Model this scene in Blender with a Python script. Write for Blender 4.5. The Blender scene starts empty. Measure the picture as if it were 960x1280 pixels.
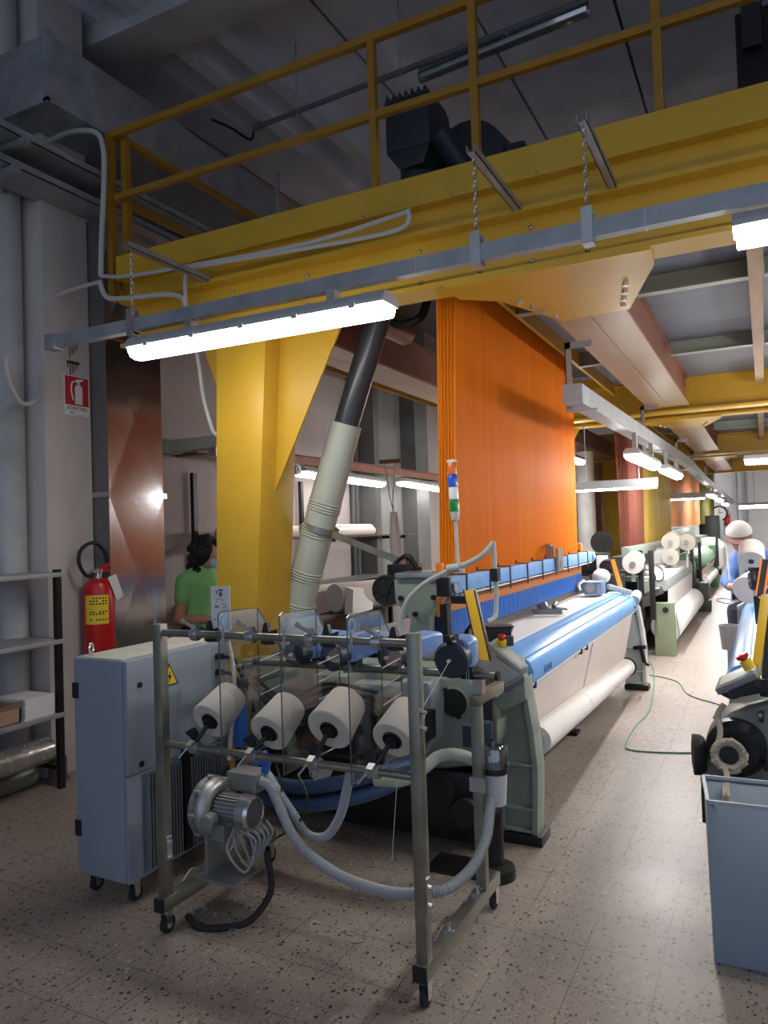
import bpy, bmesh, math, random
from mathutils import Vector, Matrix
random.seed(7)
PI = math.pi
SC = bpy.context.scene
COL = SC.collection
V = Vector

# ------------------------------------------------------------------ camera
F_PX, CAM_H = 932.24, 1.6
YAW, PITCH, ROLL = math.radians(-27.0157), math.radians(1.474), math.radians(-1.860)
fwd = V((math.sin(YAW)*math.cos(PITCH), math.cos(YAW)*math.cos(PITCH), math.sin(PITCH)))
rgt = V((math.cos(YAW), -math.sin(YAW), 0.0))
upv = rgt.cross(fwd)
cR, sR = math.cos(ROLL), math.sin(ROLL)
rgt, upv = cR*rgt + sR*upv, -sR*rgt + cR*upv
CAM = V((0, 0, CAM_H))
cam_data = bpy.data.cameras.new('camera')
cam = bpy.data.objects.new('camera', cam_data)
COL.objects.link(cam)
cam.matrix_world = Matrix(((rgt.x, upv.x, -fwd.x, CAM.x), (rgt.y, upv.y, -fwd.y, CAM.y), (rgt.z, upv.z, -fwd.z, CAM.z), (0, 0, 0, 1)))
cam_data.sensor_fit = 'HORIZONTAL'
cam_data.sensor_width = 36.0
cam_data.lens = 36.0*F_PX/960.0
cam_data.clip_start = 0.05
cam_data.clip_end = 200
SC.camera = cam

def _ray(px, py):
    return rgt*((px-480)/F_PX) - upv*((py-640)/F_PX) + fwd
def _at(px, py, ax, v):          # the point of a pixel's sight line on the world plane axis=v
    w = _ray(px, py)
    return CAM + w*((v-CAM[ax])/w[ax])
def AX(px, py, v): return _at(px, py, 0, v)
def AY(px, py, v): return _at(px, py, 1, v)
def AZ(px, py, v): return _at(px, py, 2, v)

# ------------------------------------------------------------------ materials
MATS = {}
def M(name, col, rough=0.5, metal=0.0, var=0.0, scale=6.0, bump=0.0, bscale=80.0, stretch=None, emit=0.0, trans=0.0, coat=0.0, wear=None, wear_amt=0.5, spec=None):
    if name in MATS: return MATS[name]
    m = bpy.data.materials.new(name); m.use_nodes = True
    nt = m.node_tree; N = nt.nodes; L = nt.links
    b = N['Principled BSDF']
    c4 = (col[0], col[1], col[2], 1)
    b.inputs['Base Color'].default_value = c4
    b.inputs['Roughness'].default_value = rough
    b.inputs['Metallic'].default_value = metal
    if spec is not None: b.inputs['Specular IOR Level'].default_value = spec
    if coat: b.inputs['Coat Weight'].default_value = coat
    if trans: b.inputs['Transmission Weight'].default_value = trans
    if emit:
        b.inputs['Emission Color'].default_value = c4
        b.inputs['Emission Strength'].default_value = emit
    if var or bump or wear:
        tc = N.new('ShaderNodeTexCoord'); mp = N.new('ShaderNodeMapping')
        L.new(tc.outputs['Object'], mp.inputs['Vector'])
        if stretch: mp.inputs['Scale'].default_value = stretch
        last = None
        if var:
            nz = N.new('ShaderNodeTexNoise'); nz.inputs['Scale'].default_value = scale; nz.inputs['Detail'].default_value = 6
            L.new(mp.outputs['Vector'], nz.inputs['Vector'])
            mr = N.new('ShaderNodeMapRange')
            mr.inputs['From Min'].default_value = 0.3; mr.inputs['From Max'].default_value = 0.7
            mr.inputs['To Min'].default_value = 1-var; mr.inputs['To Max'].default_value = 1+var*0.6
            L.new(nz.outputs['Fac'], mr.inputs['Value'])
            mx = N.new('ShaderNodeVectorMath'); mx.operation = 'SCALE'
            mx.inputs[0].default_value = col[:3]
            L.new(mr.outputs['Result'], mx.inputs['Scale'])
            last = mx.outputs['Vector']
            L.new(last, b.inputs['Base Color'])
            if metal > 0.3:
                mr2 = N.new('ShaderNodeMapRange')
                mr2.inputs['To Min'].default_value = max(0.05, rough-0.15); mr2.inputs['To Max'].default_value = min(1, rough+0.2)
                L.new(nz.outputs['Fac'], mr2.inputs['Value']); L.new(mr2.outputs['Result'], b.inputs['Roughness'])
        if wear:
            n2 = N.new('ShaderNodeTexNoise'); n2.inputs['Scale'].default_value = scale*2.3; n2.inputs['Detail'].default_value = 8
            L.new(mp.outputs['Vector'], n2.inputs['Vector'])
            r2 = N.new('ShaderNodeMapRange'); r2.inputs['From Min'].default_value = 0.62-0.12*wear_amt; r2.inputs['From Max'].default_value = 0.74
            L.new(n2.outputs['Fac'], r2.inputs['Value'])
            mm = N.new('ShaderNodeMix'); mm.data_type = 'RGBA'
            L.new(r2.outputs['Result'], mm.inputs['Factor'])
            if last: L.new(last, mm.inputs['A'])
            else: mm.inputs['A'].default_value = c4
            mm.inputs['B'].default_value = (wear[0], wear[1], wear[2], 1)
            L.new(mm.outputs['Result'], b.inputs['Base Color'])
        if bump:
            n3 = N.new('ShaderNodeTexNoise'); n3.inputs['Scale'].default_value = bscale; n3.inputs['Detail'].default_value = 4
            L.new(mp.outputs['Vector'], n3.inputs['Vector'])
            bp = N.new('ShaderNodeBump'); bp.inputs['Strength'].default_value = bump; bp.inputs['Distance'].default_value = 0.01
            L.new(n3.outputs['Fac'], bp.inputs['Height']); L.new(bp.outputs['Normal'], b.inputs['Normal'])
    MATS[name] = m
    return m

def srgb(r, g, b):
    f = lambda c: (c/255/12.92 if c <= 10 else ((c/255+0.055)/1.055)**2.4)
    return (f(r), f(g), f(b))

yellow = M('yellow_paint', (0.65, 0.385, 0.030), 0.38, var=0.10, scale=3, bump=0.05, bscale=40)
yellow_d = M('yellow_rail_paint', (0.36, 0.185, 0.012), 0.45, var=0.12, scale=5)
redbrown = M('red_oxide_paint', (0.27, 0.10, 0.06), 0.5, var=0.2, scale=5)
galv = M('galvanised_steel', (0.50, 0.51, 0.50), 0.36, 0.85, var=0.18, scale=9)
galv_m = M('dull_galvanised', (0.42, 0.44, 0.46), 0.5, 0.55, var=0.2, scale=7)
duct_m = M('duct_sheet', (0.60, 0.58, 0.57), 0.15, 0.97, bump=0.03, bscale=5)
zinc = M('zinc_tube', (0.30, 0.30, 0.25), 0.32, 0.8, var=0.2, scale=10)
chrome = M('bright_steel', (0.65, 0.66, 0.68), 0.22, 0.95)
alu = M('cast_aluminium', (0.50, 0.50, 0.48), 0.42, 0.8, var=0.12, scale=12, bump=0.05)
black = M('black_plastic', (0.012, 0.012, 0.013), 0.45)
black_m = M('black_metal', (0.016, 0.016, 0.017), 0.4, 0.3)
rubber = M('black_rubber', (0.015, 0.015, 0.016), 0.7)
navy = M('navy_plastic', (0.035, 0.05, 0.10), 0.35)
navy_d = M('dark_navy_disc', (0.02, 0.028, 0.05), 0.45)
feed_b = M('feeder_blue', (0.16, 0.29, 0.62), 0.35)
blue = M('sky_blue_paint', (0.17, 0.43, 0.83), 0.3, var=0.06, scale=4)
blue_b = M('beam_blue', (0.22, 0.43, 0.80), 0.4, var=0.14, scale=14)
cabgrey = M('cabinet_grey', (0.27, 0.31, 0.37), 0.42, var=0.05, scale=3)
cabtop = M('cabinet_dust', (0.46, 0.45, 0.40), 0.75, var=0.1, scale=8)
greygreen = M('machine_greygreen', (0.27, 0.32, 0.27), 0.42, var=0.08, scale=5)
greygreen_d = M('machine_dark_green', (0.17, 0.20, 0.165), 0.4, var=0.12, scale=6)
lightgrey = M('light_grey_cast', (0.42, 0.47, 0.47), 0.45, var=0.06, scale=5)
palegreen = M('pale_green_duct', (0.50, 0.54, 0.45), 0.42, var=0.07, scale=4)
olive = M('olive_paint', (0.25, 0.285, 0.19), 0.5, var=0.1, scale=5)
greenm = M('green_machine', (0.12, 0.26, 0.14), 0.45, var=0.1, scale=5)
darkmach = M('dark_machine', (0.05, 0.055, 0.05), 0.5, 0.2, var=0.2, scale=8)
darkpipe = M('dark_grey_pvc', (0.05, 0.055, 0.065), 0.28)
conduit = M('white_conduit', (0.55, 0.55, 0.52), 0.45)
hose_g = M('grey_hose', (0.34, 0.36, 0.38), 0.45)
hose_b = M('blue_hose', (0.05, 0.10, 0.20), 0.4)
yarn = M('cream_yarn', (0.66, 0.60, 0.52), 0.85, bump=0.25, bscale=260, var=0.06, scale=20)
yarn_w = M('white_yarn', (0.86, 0.84, 0.80), 0.85, bump=0.2, bscale=200)
card = M('black_cone_core', (0.02, 0.018, 0.016), 0.6)
cloth = M('white_cloth', (0.88, 0.87, 0.85), 0.85, bump=0.08, bscale=300)
cloth_b = M('beige_cloth', (0.74, 0.66, 0.60), 0.85, bump=0.1, bscale=300, var=0.04, scale=3)
rollc = M('roll_cloth', (0.80, 0.76, 0.72), 0.85, bump=0.2, bscale=120, var=0.05, scale=6, stretch=(4, 0.4, 4))
barY = M('guard_yellow', (0.85, 0.50, 0.02), 0.4)
orange_p = M('orange_plastic', (0.85, 0.22, 0.02), 0.4)
red_p = M('red_paint', (0.52, 0.015, 0.015), 0.32)
red_s = M('sign_red', (0.50, 0.02, 0.03), 0.5)
white_p = M('white_plastic', (0.80, 0.80, 0.78), 0.4)
paper = M('white_paper', (0.80, 0.80, 0.79), 0.7)
tagyel = M('label_yellow', (0.85, 0.60, 0.03), 0.5)
ink = M('black_ink', (0.02, 0.02, 0.022), 0.6)
inkb = M('logo_blue_ink', (0.03, 0.10, 0.30), 0.5)
rust = M('rust', (0.12, 0.045, 0.015), 0.9, var=0.3, scale=30)
fixture = M('fixture_grey', (0.48, 0.49, 0.50), 0.45)
kraft = M('cardboard', (0.40, 0.26, 0.17), 0.8, var=0.08, scale=6)
wood = M('brown_board', (0.16, 0.10, 0.075), 0.7, var=0.2, scale=5)
skin = M('skin', (0.55, 0.28, 0.19), 0.5)
hair = M('black_hair', (0.010, 0.008, 0.008), 0.6, bump=1.0, bscale=60)
tgreen = M('green_shirt', (0.24, 0.56, 0.20), 0.85, bump=0.1, bscale=200)
denim = M('blue_workwear', (0.10, 0.19, 0.48), 0.85, var=0.1, scale=10)
jeans = M('dark_trousers', (0.03, 0.035, 0.05), 0.85)
maskb = M('mask_blue', (0.40, 0.62, 0.75), 0.8)
binblue = M('bin_grey_blue', (0.27, 0.33, 0.40), 0.5, var=0.05, scale=4)
binin = M('bin_inside_grey', (0.30, 0.33, 0.33), 0.6)
cable_g = M('green_cable', (0.05, 0.24, 0.18), 0.5)
deckm = M('deck_sheet', (0.20, 0.22, 0.25), 0.6, var=0.15, scale=6, stretch=(1, 8, 1))
anglem = M('grey_green_angle', (0.40, 0.44, 0.36), 0.5, var=0.1, scale=4)

def glass_mat(name, tint, a):
    m = bpy.data.materials.new(name); m.use_nodes = True
    N = m.node_tree.nodes; L = m.node_tree.links
    for n in list(N): N.remove(n)
    o = N.new('ShaderNodeOutputMaterial'); mx = N.new('ShaderNodeMixShader')
    t = N.new('ShaderNodeBsdfTransparent'); g = N.new('ShaderNodeBsdfGlossy')
    t.inputs['Color'].default_value = (tint[0], tint[1], tint[2], 1)
    g.inputs['Color'].default_value = (0.8, 0.82, 0.82, 1); g.inputs['Roughness'].default_value = 0.05
    mx.inputs['Fac'].default_value = a
    L.new(t.outputs[0], mx.inputs[1]); L.new(g.outputs[0], mx.inputs[2]); L.new(mx.outputs[0], o.inputs[0])
    return m
acryl = glass_mat('clear_acrylic', (0.90, 0.91, 0.92), 0.14)
acryl_e = M('acrylic_edge', (0.10, 0.11, 0.115), 0.15)
acryl_l = M('acrylic_bend', (0.62, 0.65, 0.66), 0.15)
jarm = glass_mat('clear_jar', (0.80, 0.83, 0.85), 0.30)

def floor_mat():
    m = bpy.data.materials.new('terrazzo'); m.use_nodes = True
    nt = m.node_tree; N = nt.nodes; L = nt.links; b = N['Principled BSDF']
    tc = N.new('ShaderNodeTexCoord')
    def vor(scale, lo, hi):
        mp = N.new('ShaderNodeMapping'); mp.inputs['Scale'].default_value = (scale, scale*0.8, scale)
        nz = N.new('ShaderNodeTexNoise'); nz.inputs['Scale'].default_value = 25
        L.new(tc.outputs['Object'], nz.inputs['Vector'])
        ad = N.new('ShaderNodeMixRGB'); ad.blend_type = 'ADD'; ad.inputs['Fac'].default_value = 0.02
        L.new(tc.outputs['Object'], ad.inputs[1]); L.new(nz.outputs['Color'], ad.inputs[2])
        L.new(ad.outputs[0], mp.inputs['Vector'])
        v = N.new('ShaderNodeTexVoronoi'); v.inputs['Scale'].default_value = 1.0
        L.new(mp.outputs[0], v.inputs['Vector'])
        sp = N.new('ShaderNodeSeparateColor'); L.new(v.outputs['Color'], sp.inputs[0])
        r = N.new('ShaderNodeMapRange'); r.inputs['From Min'].default_value = lo; r.inputs['From Max'].default_value = hi
        # chips: only cells whose random value is high, and only near their centres
        L.new(v.outputs['Distance'], r.inputs['Value'])
        r.inputs['To Min'].default_value = 1; r.inputs['To Max'].default_value = 0
        return sp, r
    def chip(scale, lo, hi, chan, thr):
        sp, r = vor(scale, lo, hi)
        g = N.new('ShaderNodeMath'); g.operation = 'GREATER_THAN'; g.inputs[1].default_value = thr
        L.new(sp.outputs[chan], g.inputs[0])
        mu = N.new('ShaderNodeMath'); mu.operation = 'MULTIPLY'
        L.new(g.outputs[0], mu.inputs[0]); L.new(r.outputs[0], mu.inputs[1])
        return mu.outputs[0]
    big = N.new('ShaderNodeTexNoise'); big.inputs['Scale'].default_value = 1.3; big.inputs['Detail'].default_value = 5
    L.new(tc.outputs['Object'], big.inputs['Vector'])
    fine = N.new('ShaderNodeTexNoise'); fine.inputs['Scale'].default_value = 130; fine.inputs['Detail'].default_value = 3
    L.new(tc.outputs['Object'], fine.inputs['Vector'])
    ramp = N.new('ShaderNodeValToRGB')
    ramp.color_ramp.elements[0].position = 0.3; ramp.color_ramp.elements[0].color = (0.235, 0.185, 0.150, 1)
    ramp.color_ramp.elements[1].position = 0.72; ramp.color_ramp.elements[1].color = (0.42, 0.355, 0.305, 1)
    av = N.new('ShaderNodeMath'); av.operation = 'MULTIPLY_ADD'; av.inputs[1].default_value = 0.55
    L.new(big.outputs['Fac'], av.inputs[0])
    hv = N.new('ShaderNodeMath'); hv.operation = 'MULTIPLY'; hv.inputs[1].default_value = 0.45
    L.new(fine.outputs['Fac'], hv.inputs[0]); L.new(hv.outputs[0], av.inputs[2])
    L.new(av.outputs[0], ramp.inputs[0])
    last = ramp.outputs[0]
    for sc_, lo, hi, ch, thr, col in ((50, 0.25, 0.4, 'Red', 0.80, (0.06, 0.042, 0.032, 1)), (85, 0.22, 0.42, 'Green', 0.66, (0.13, 0.09, 0.07, 1)),
                                      (60, 0.25, 0.42, 'Blue', 0.84, (0.46, 0.40, 0.35, 1))):
        f = chip(sc_, lo, hi, ch, thr)
        mx = N.new('ShaderNodeMix'); mx.data_type = 'RGBA'
        L.new(f, mx.inputs['Factor']); L.new(last, mx.inputs['A']); mx.inputs['B'].default_value = col
        last = mx.outputs['Result']
    # slab joints
    bt = N.new('ShaderNodeTexBrick'); bt.offset = 0.0; bt.squash = 1.0
    bt.inputs['Scale'].default_value = 1.0; bt.inputs['Brick Width'].default_value = 0.272; bt.inputs['Row Height'].default_value = 0.272
    bt.inputs['Mortar Size'].default_value = 0.0019; bt.inputs['Mortar Smooth'].default_value = 0.3
    mp = N.new('ShaderNodeMapping'); mp.inputs['Location'].default_value = (0.67, -3.43+0.272*13, 0)
    L.new(tc.outputs['Object'], mp.inputs[0]); L.new(mp.outputs[0], bt.inputs['Vector'])
    jn = N.new('ShaderNodeTexNoise'); jn.inputs['Scale'].default_value = 2.0
    L.new(tc.outputs['Object'], jn.inputs['Vector'])
    jr = N.new('ShaderNodeMapRange'); jr.inputs['From Min'].default_value = 0.36; jr.inputs['From Max'].default_value = 0.52; jr.inputs['To Max'].default_value = 0.9
    L.new(jn.outputs['Fac'], jr.inputs['Value'])
    jm = N.new('ShaderNodeMath'); jm.operation = 'MULTIPLY'
    L.new(bt.outputs['Fac'], jm.inputs[0]); L.new(jr.outputs[0], jm.inputs[1])
    mx = N.new('ShaderNodeMix'); mx.data_type = 'RGBA'
    L.new(jm.outputs[0], mx.inputs['Factor']); L.new(last, mx.inputs['A']); mx.inputs['B'].default_value = (0.07, 0.05, 0.04, 1)
    L.new(mx.outputs['Result'], b.inputs['Base Color'])
    rr = N.new('ShaderNodeMapRange'); rr.inputs['To Min'].default_value = 0.30; rr.inputs['To Max'].default_value = 0.5
    L.new(big.outputs['Fac'], rr.inputs['Value']); L.new(rr.outputs[0], b.inputs['Roughness'])
    return m
terrazzo = floor_mat()
concrete = M('grey_concrete', (0.52, 0.52, 0.53), 0.85, var=0.22, scale=3, bump=0.3, bscale=30)
plaster = M('whitewashed_wall', (0.46, 0.41, 0.40), 0.85, var=0.10, scale=1.6, bump=0.12, bscale=25, stretch=(1, 1, 0.35))
pillar_m = M('whitewashed_pillar', (0.58, 0.53, 0.51), 0.85, var=0.10, scale=4, bump=0.12, bscale=25, stretch=(1, 1, 0.35))
panel_m = M('bluish_concrete_panel', (0.40, 0.44, 0.48), 0.85, var=0.2, scale=5, bump=0.2, bscale=30, stretch=(1, 1, 0.3))
ceil_m = M('ceiling_concrete', (0.64, 0.68, 0.78), 0.9, var=0.18, scale=2.2, bump=0.15, bscale=20)
farwall_m = M('far_wall_grey', (0.80, 0.82, 0.85), 0.8, var=0.06, scale=2)

# ------------------------------------------------------------------ mesh builder
ORG = {}
class MB:
    def __init__(s): s.v = []; s.f = []
    def add(s, vs, fs):
        o = len(s.v); s.v += [tuple(p) for p in vs]; s.f += [tuple(i+o for i in f) for f in fs]; return s
    def box(s, x0, x1, y0, y1, z0, z1):
        return s.add([(x, y, z) for x in (x0, x1) for y in (y0, y1) for z in (z0, z1)],
                     [(0,1,3,2), (4,6,7,5), (0,4,5,1), (2,3,7,6), (0,2,6,4), (1,5,7,3)])
    def obox(s, c, sx, sy, sz, ex, ey):          # oriented box: centre, sizes, x axis, y axis
        ex = V(ex).normalized(); ez = ex.cross(V(ey)).normalized(); ey = ez.cross(ex); c = V(c)
        return s.add([c+ex*(a*sx/2)+ey*(b*sy/2)+ez*(d*sz/2) for a in (-1,1) for b in (-1,1) for d in (-1,1)],
                     [(0,1,3,2), (4,6,7,5), (0,4,5,1), (2,3,7,6), (0,2,6,4), (1,5,7,3)])
    def bar(s, p0, p1, w, h, up=(0,0,1)):        # rectangular bar from p0 to p1
        p0 = V(p0); p1 = V(p1); d = (p1-p0); L_ = d.length; d.normalize()
        u = V(up)
        if abs(d.dot(u)) > 0.98: u = V((0,1,0))
        side = d.cross(u).normalized()
        return s.obox((p0+p1)/2, L_, w, h, d, side)
    def frame(s, d):
        d = V(d).normalized(); a = V((0,0,1)) if abs(d.z) < 0.9 else V((1,0,0))
        x = d.cross(a).normalized(); y = d.cross(x).normalized(); return x, y
    def rings(s, ctrs, radii, axes, n, cap=True, close=False):
        vs = []
        for c, r, (x, y) in zip(ctrs, radii, axes):
            for k in range(n):
                a = 2*PI*k/n; vs.append(V(c)+x*(math.cos(a)*r)+y*(math.sin(a)*r))
        fs = []; m = len(ctrs)
        for i in range(m if close else m-1):
            j = (i+1) % m
            for k in range(n):
                k2 = (k+1) % n; fs.append((i*n+k, i*n+k2, j*n+k2, j*n+k))
        if cap and not close:
            fs.append(tuple(range(n-1, -1, -1))); fs.append(tuple((m-1)*n+k for k in range(n)))
        return s.add(vs, fs)
    def cyl(s, p0, p1, r0, r1=None, n=20, cap=True):
        r1 = r0 if r1 is None else r1; ax = s.frame(V(p1)-V(p0))
        return s.rings([p0, p1], [r0, r1], [ax, ax], n, cap)
    def lathe(s, o, d, prof, n=24, cap=True):     # profile of (distance along d, radius)
        d = V(d).normalized(); ax = s.frame(d)
        return s.rings([V(o)+d*t for t, r in prof], [max(r, 1e-4) for t, r in prof], [ax]*len(prof), n, cap)
    def tube(s, pts, r, n=8, cap=True, corr=None, smooth=True):
        P = [V(p) for p in pts]
        if smooth and len(P) > 2: P = catmull(P, 8)
        if corr:
            P = resample(P, corr[0]/2); R = [r+(corr[1] if i % 2 else 0) for i in range(len(P))]
        else: R = [r]*len(P)
        axes = []; x = None
        for i in range(len(P)):
            t = (P[min(i+1, len(P)-1)]-P[max(i-1, 0)])
            if t.length < 1e-9: t = V((0,0,1))
            t.normalize()
            if x is None: x, y = s.frame(t)
            else:
                x = (x - t*x.dot(t)).normalized(); y = t.cross(x).normalized()
            axes.append((x, y))
        return s.rings(P, R, axes, n, cap)
    def torus(s, c, d, R, r, n=28, m=10):
        x, y = s.frame(d); d = V(d).normalized(); c = V(c); C = []; A = []
        for k in range(n):
            a = 2*PI*k/n; o = x*math.cos(a)+y*math.sin(a); C.append(c+o*R); A.append((o, d))
        return s.rings(C, [r]*n, A, m, False, True)
    def prism(s, poly, ext):                      # polygon of 3-D points swept along ext
        P = [V(p) for p in poly]; e = V(ext); n = len(P)
        return s.add(P+[p+e for p in P], [tuple(range(n-1, -1, -1)), tuple(range(n, 2*n))]+[(i, (i+1) % n, n+(i+1) % n, n+i) for i in range(n)])
    def sphere(s, c, r, n=20, m=12, sc=(1,1,1)):
        c = V(c); C = []; vs = []
        for i in range(1, m):
            t = PI*i/m
            for k in range(n):
                a = 2*PI*k/n; vs.append(c+V((math.sin(t)*math.cos(a)*r*sc[0], math.sin(t)*math.sin(a)*r*sc[1], math.cos(t)*r*sc[2])))
        vs += [c+V((0,0,r*sc[2])), c-V((0,0,r*sc[2]))]; a = len(vs)-2; fs = []
        for i in range(m-2):
            for k in range(n): fs.append((i*n+k, (i+1)*n+k, (i+1)*n+(k+1) % n, i*n+(k+1) % n))
        for k in range(n):
            fs.append((a, k, (k+1) % n)); fs.append((a+1, (m-2)*n+(k+1) % n, (m-2)*n+k))
        return s.add(vs, fs)
    def quad(s, a, b, c, d): return s.add([a, b, c, d], [(0,1,2,3)])
    def islands(s):
        par = list(range(len(s.f))); own = {}
        def fd(a):
            while par[a] != a: par[a] = par[par[a]]; a = par[a]
            return a
        for i, f in enumerate(s.f):
            for v in f:
                if v in own: par[fd(i)] = fd(own[v])
                else: own[v] = i
        G = {}
        for i in range(len(s.f)): G.setdefault(fd(i), []).append(i)
        out = []
        for fs in G.values():
            ids = sorted({v for i in fs for v in s.f[i]}); P = [s.v[k] for k in ids]
            bb = [min(p[a] for p in P)-0.002 for a in range(3)]+[max(p[a] for p in P)+0.002 for a in range(3)]
            out.append([bb, set(fs)])
        go = True
        while go:                      # pieces that touch stay together
            go = False
            for i in range(len(out)):
                for j in range(i+1, len(out)):
                    A, B = out[i][0], out[j][0]
                    if all(A[k] <= B[k+3] and B[k] <= A[k+3] for k in range(3)):
                        out[i] = [[min(A[k], B[k]) for k in range(3)]+[max(A[k+3], B[k+3]) for k in range(3)], out[i][1] | out[j][1]]
                        del out[j]; go = True; break
                if go: break
        res = []
        for bb, fs in out:
            ids = sorted({v for i in fs for v in s.f[i]}); mp = {v: k for k, v in enumerate(ids)}
            m = MB(); m.v = [s.v[k] for k in ids]; m.f = [tuple(mp[v] for v in s.f[i]) for i in sorted(fs)]; res.append(m)
        return res
    def each(s, name, mat, parent, **kw):          # every separate piece a part of its own
        return [m.build(name, mat, parent, **kw) for m in s.islands()]
    def build(s, name, mat, parent=None, bevel=0.0, angle=35, loc=None, seg=2):
        me = bpy.data.meshes.new(name)
        vs = [V(p) for p in s.v]
        if parent is not None: org = ORG[parent.name]
        elif loc is not None: org = V(loc)
        else:
            xs = [p.x for p in vs]; ys = [p.y for p in vs]; zs = [p.z for p in vs]
            org = V(((min(xs)+max(xs))/2, (min(ys)+max(ys))/2, min(zs)))
        me.from_pydata([tuple(p-org) for p in vs], [], s.f)
        bm = bmesh.new(); bm.from_mesh(me)
        bmesh.ops.recalc_face_normals(bm, faces=bm.faces)
        if bevel > 0:
            eds = [e for e in bm.edges if len(e.link_faces) == 2 and e.calc_face_angle(0) > 0.6]
            bmesh.ops.bevel(bm, geom=eds, offset=bevel, segments=seg, profile=0.6, affect='EDGES', clamp_overlap=True)
        bm.to_mesh(me); bm.free()
        for p in me.polygons: p.use_smooth = True
        me.set_sharp_from_angle(angle=math.radians(angle))
        me.materials.append(mat)
        o = bpy.data.objects.new(name, me); COL.objects.link(o)
        if parent is not None: o.parent = parent
        else: o.location = org
        ORG[o.name] = org
        return o

def catmull(P, k):
    out = []
    Q = [P[0]*2-P[1]]+P+[P[-1]*2-P[-2]]
    for i in range(1, len(Q)-2):
        a, b, c, d = Q[i-1], Q[i], Q[i+1], Q[i+2]
        for j in range(k):
            t = j/k
            out.append(0.5*((2*b)+(c-a)*t+(2*a-5*b+4*c-d)*t*t+(3*b-a-3*c+d)*t**3))
    out.append(P[-1]); return out
def resample(P, step):
    out = [P[0]]; acc = 0
    for i in range(1, len(P)):
        a, b = P[i-1], P[i]; L_ = (b-a).length
        while L_ > 1e-9 and acc+L_ >= step:
            a = a+(b-a)*((step-acc)/L_); out.append(a.copy()); L_ = (b-a).length; acc = 0
        acc += L_
    return out

def tag(o, label=None, cat=None, group=None, kind=None):
    if label: o['label'] = label
    if cat: o['category'] = cat
    if group: o['group'] = group
    if kind: o['kind'] = kind
    return o
def thing(name, label, cat, loc, group=None):
    o = bpy.data.objects.new(name, None); COL.objects.link(o); o.empty_display_size = 0.1
    o.location = loc; ORG[o.name] = V(loc)
    return tag(o, label, cat, group)
def struct(o): o['kind'] = 'structure'; return o
def dup(root, shift, label=None, group=None):
    def cp(o, par):
        c = o.copy(); COL.objects.link(c)
        if par is not None: c.parent = par
        for ch in KIDS.get(o.name, []): cp(ch, c)
        return c
    KIDS = {}
    for o in COL.objects:
        if o.parent is not None: KIDS.setdefault(o.parent.name, []).append(o)
    r = cp(root, None); r.location = root.location+V(shift)
    if label: r['label'] = label
    if group: r['group'] = group
    ORG[r.name] = ORG[root.name]+V(shift)
    return r

def lettering(name, txt, size, o, xd, yd, mat, parent, off=0.001, align='CENTER', shear=0.0):
    cu = bpy.data.curves.new(name, 'FONT'); cu.body = txt; cu.size = size; cu.align_x = align; cu.align_y = 'CENTER'; cu.extrude = 0.0004; cu.shear = shear
    t = bpy.data.objects.new(name, cu); COL.objects.link(t)
    me = bpy.data.meshes.new_from_object(t.evaluated_get(bpy.context.evaluated_depsgraph_get()))
    bpy.data.objects.remove(t)
    xd = V(xd).normalized(); yd = V(yd).normalized(); n = xd.cross(yd).normalized()
    org = ORG[parent.name]; o = V(o)+n*off
    for v in me.vertices: v.co = o+xd*v.co.x+yd*v.co.y+n*v.co.z-org
    me.materials.clear(); me.materials.append(mat)
    ob = bpy.data.objects.new(name, me); COL.objects.link(ob); ob.parent = parent; ORG[ob.name] = org
    return ob
# ================================================================== ROOM
struct(MB().box(-5.3, 14, -5, 31, -0.12, 0).build('floor', terrazzo, loc=(0,0,0)))
b = MB().box(-5.2, -4.78, -5, 31, 0, 5.7)
struct(b.build('wall_left', plaster, loc=(-5,0,0)))
# whitewashed concrete pillar with the sign and the extinguisher, and the bluish panel bay to its left
struct(MB().box(-4.85, -4.34, 3.47, 3.865, 0, 5.6).build('trim_1', pillar_m, loc=(-4.34,3.6,0), bevel=0.012))
b = MB().box(-4.82, -4.66, -2, 3.30, 0, 5.6)
for yy in (0.6, 1.5, 2.4, 2.95): b.box(-4.68, -4.63, yy, yy+0.025, 0, 5.6)
struct(b.build('trim_2', panel_m, loc=(-4.7,2,0)))
struct(MB().lathe((-4.56,3.36,0), (0,0,1), [(0,0.10),(5.6,0.10)], 20).build('trim_3', concrete, loc=(-4.56,3.36,0)))
# far pillars of the left wall with the dark recessed bays between them
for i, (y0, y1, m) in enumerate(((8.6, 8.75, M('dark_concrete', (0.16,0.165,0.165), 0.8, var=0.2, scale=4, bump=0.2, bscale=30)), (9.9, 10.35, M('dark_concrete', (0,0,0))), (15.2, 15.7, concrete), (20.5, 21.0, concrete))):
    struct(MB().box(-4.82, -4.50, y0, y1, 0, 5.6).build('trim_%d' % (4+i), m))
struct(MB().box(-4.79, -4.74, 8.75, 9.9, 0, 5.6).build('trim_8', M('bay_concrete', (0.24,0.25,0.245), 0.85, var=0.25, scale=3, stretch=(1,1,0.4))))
struct(MB().box(-5.3, 14, 30, 30.2, 0, 5.7).build('wall_far', farwall_m))
struct(MB().box(13.8, 14, -5, 31, 0, 5.7).build('wall_right', plaster))
for k, yy in enumerate((8.42, 8.52, 10.55, 10.75)):
    tag(MB().cyl((-4.74,yy,0), (-4.74,yy,5.6), 0.03+0.01*(k%2), n=12).build('wall_pipe', M('dark_pipe_grey',(0.10,0.105,0.11),0.5)), 'thin dark pipe running up the wall by the grey bay behind the hank', 'pipe', 'dark pipes by the grey wall bay')
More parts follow.
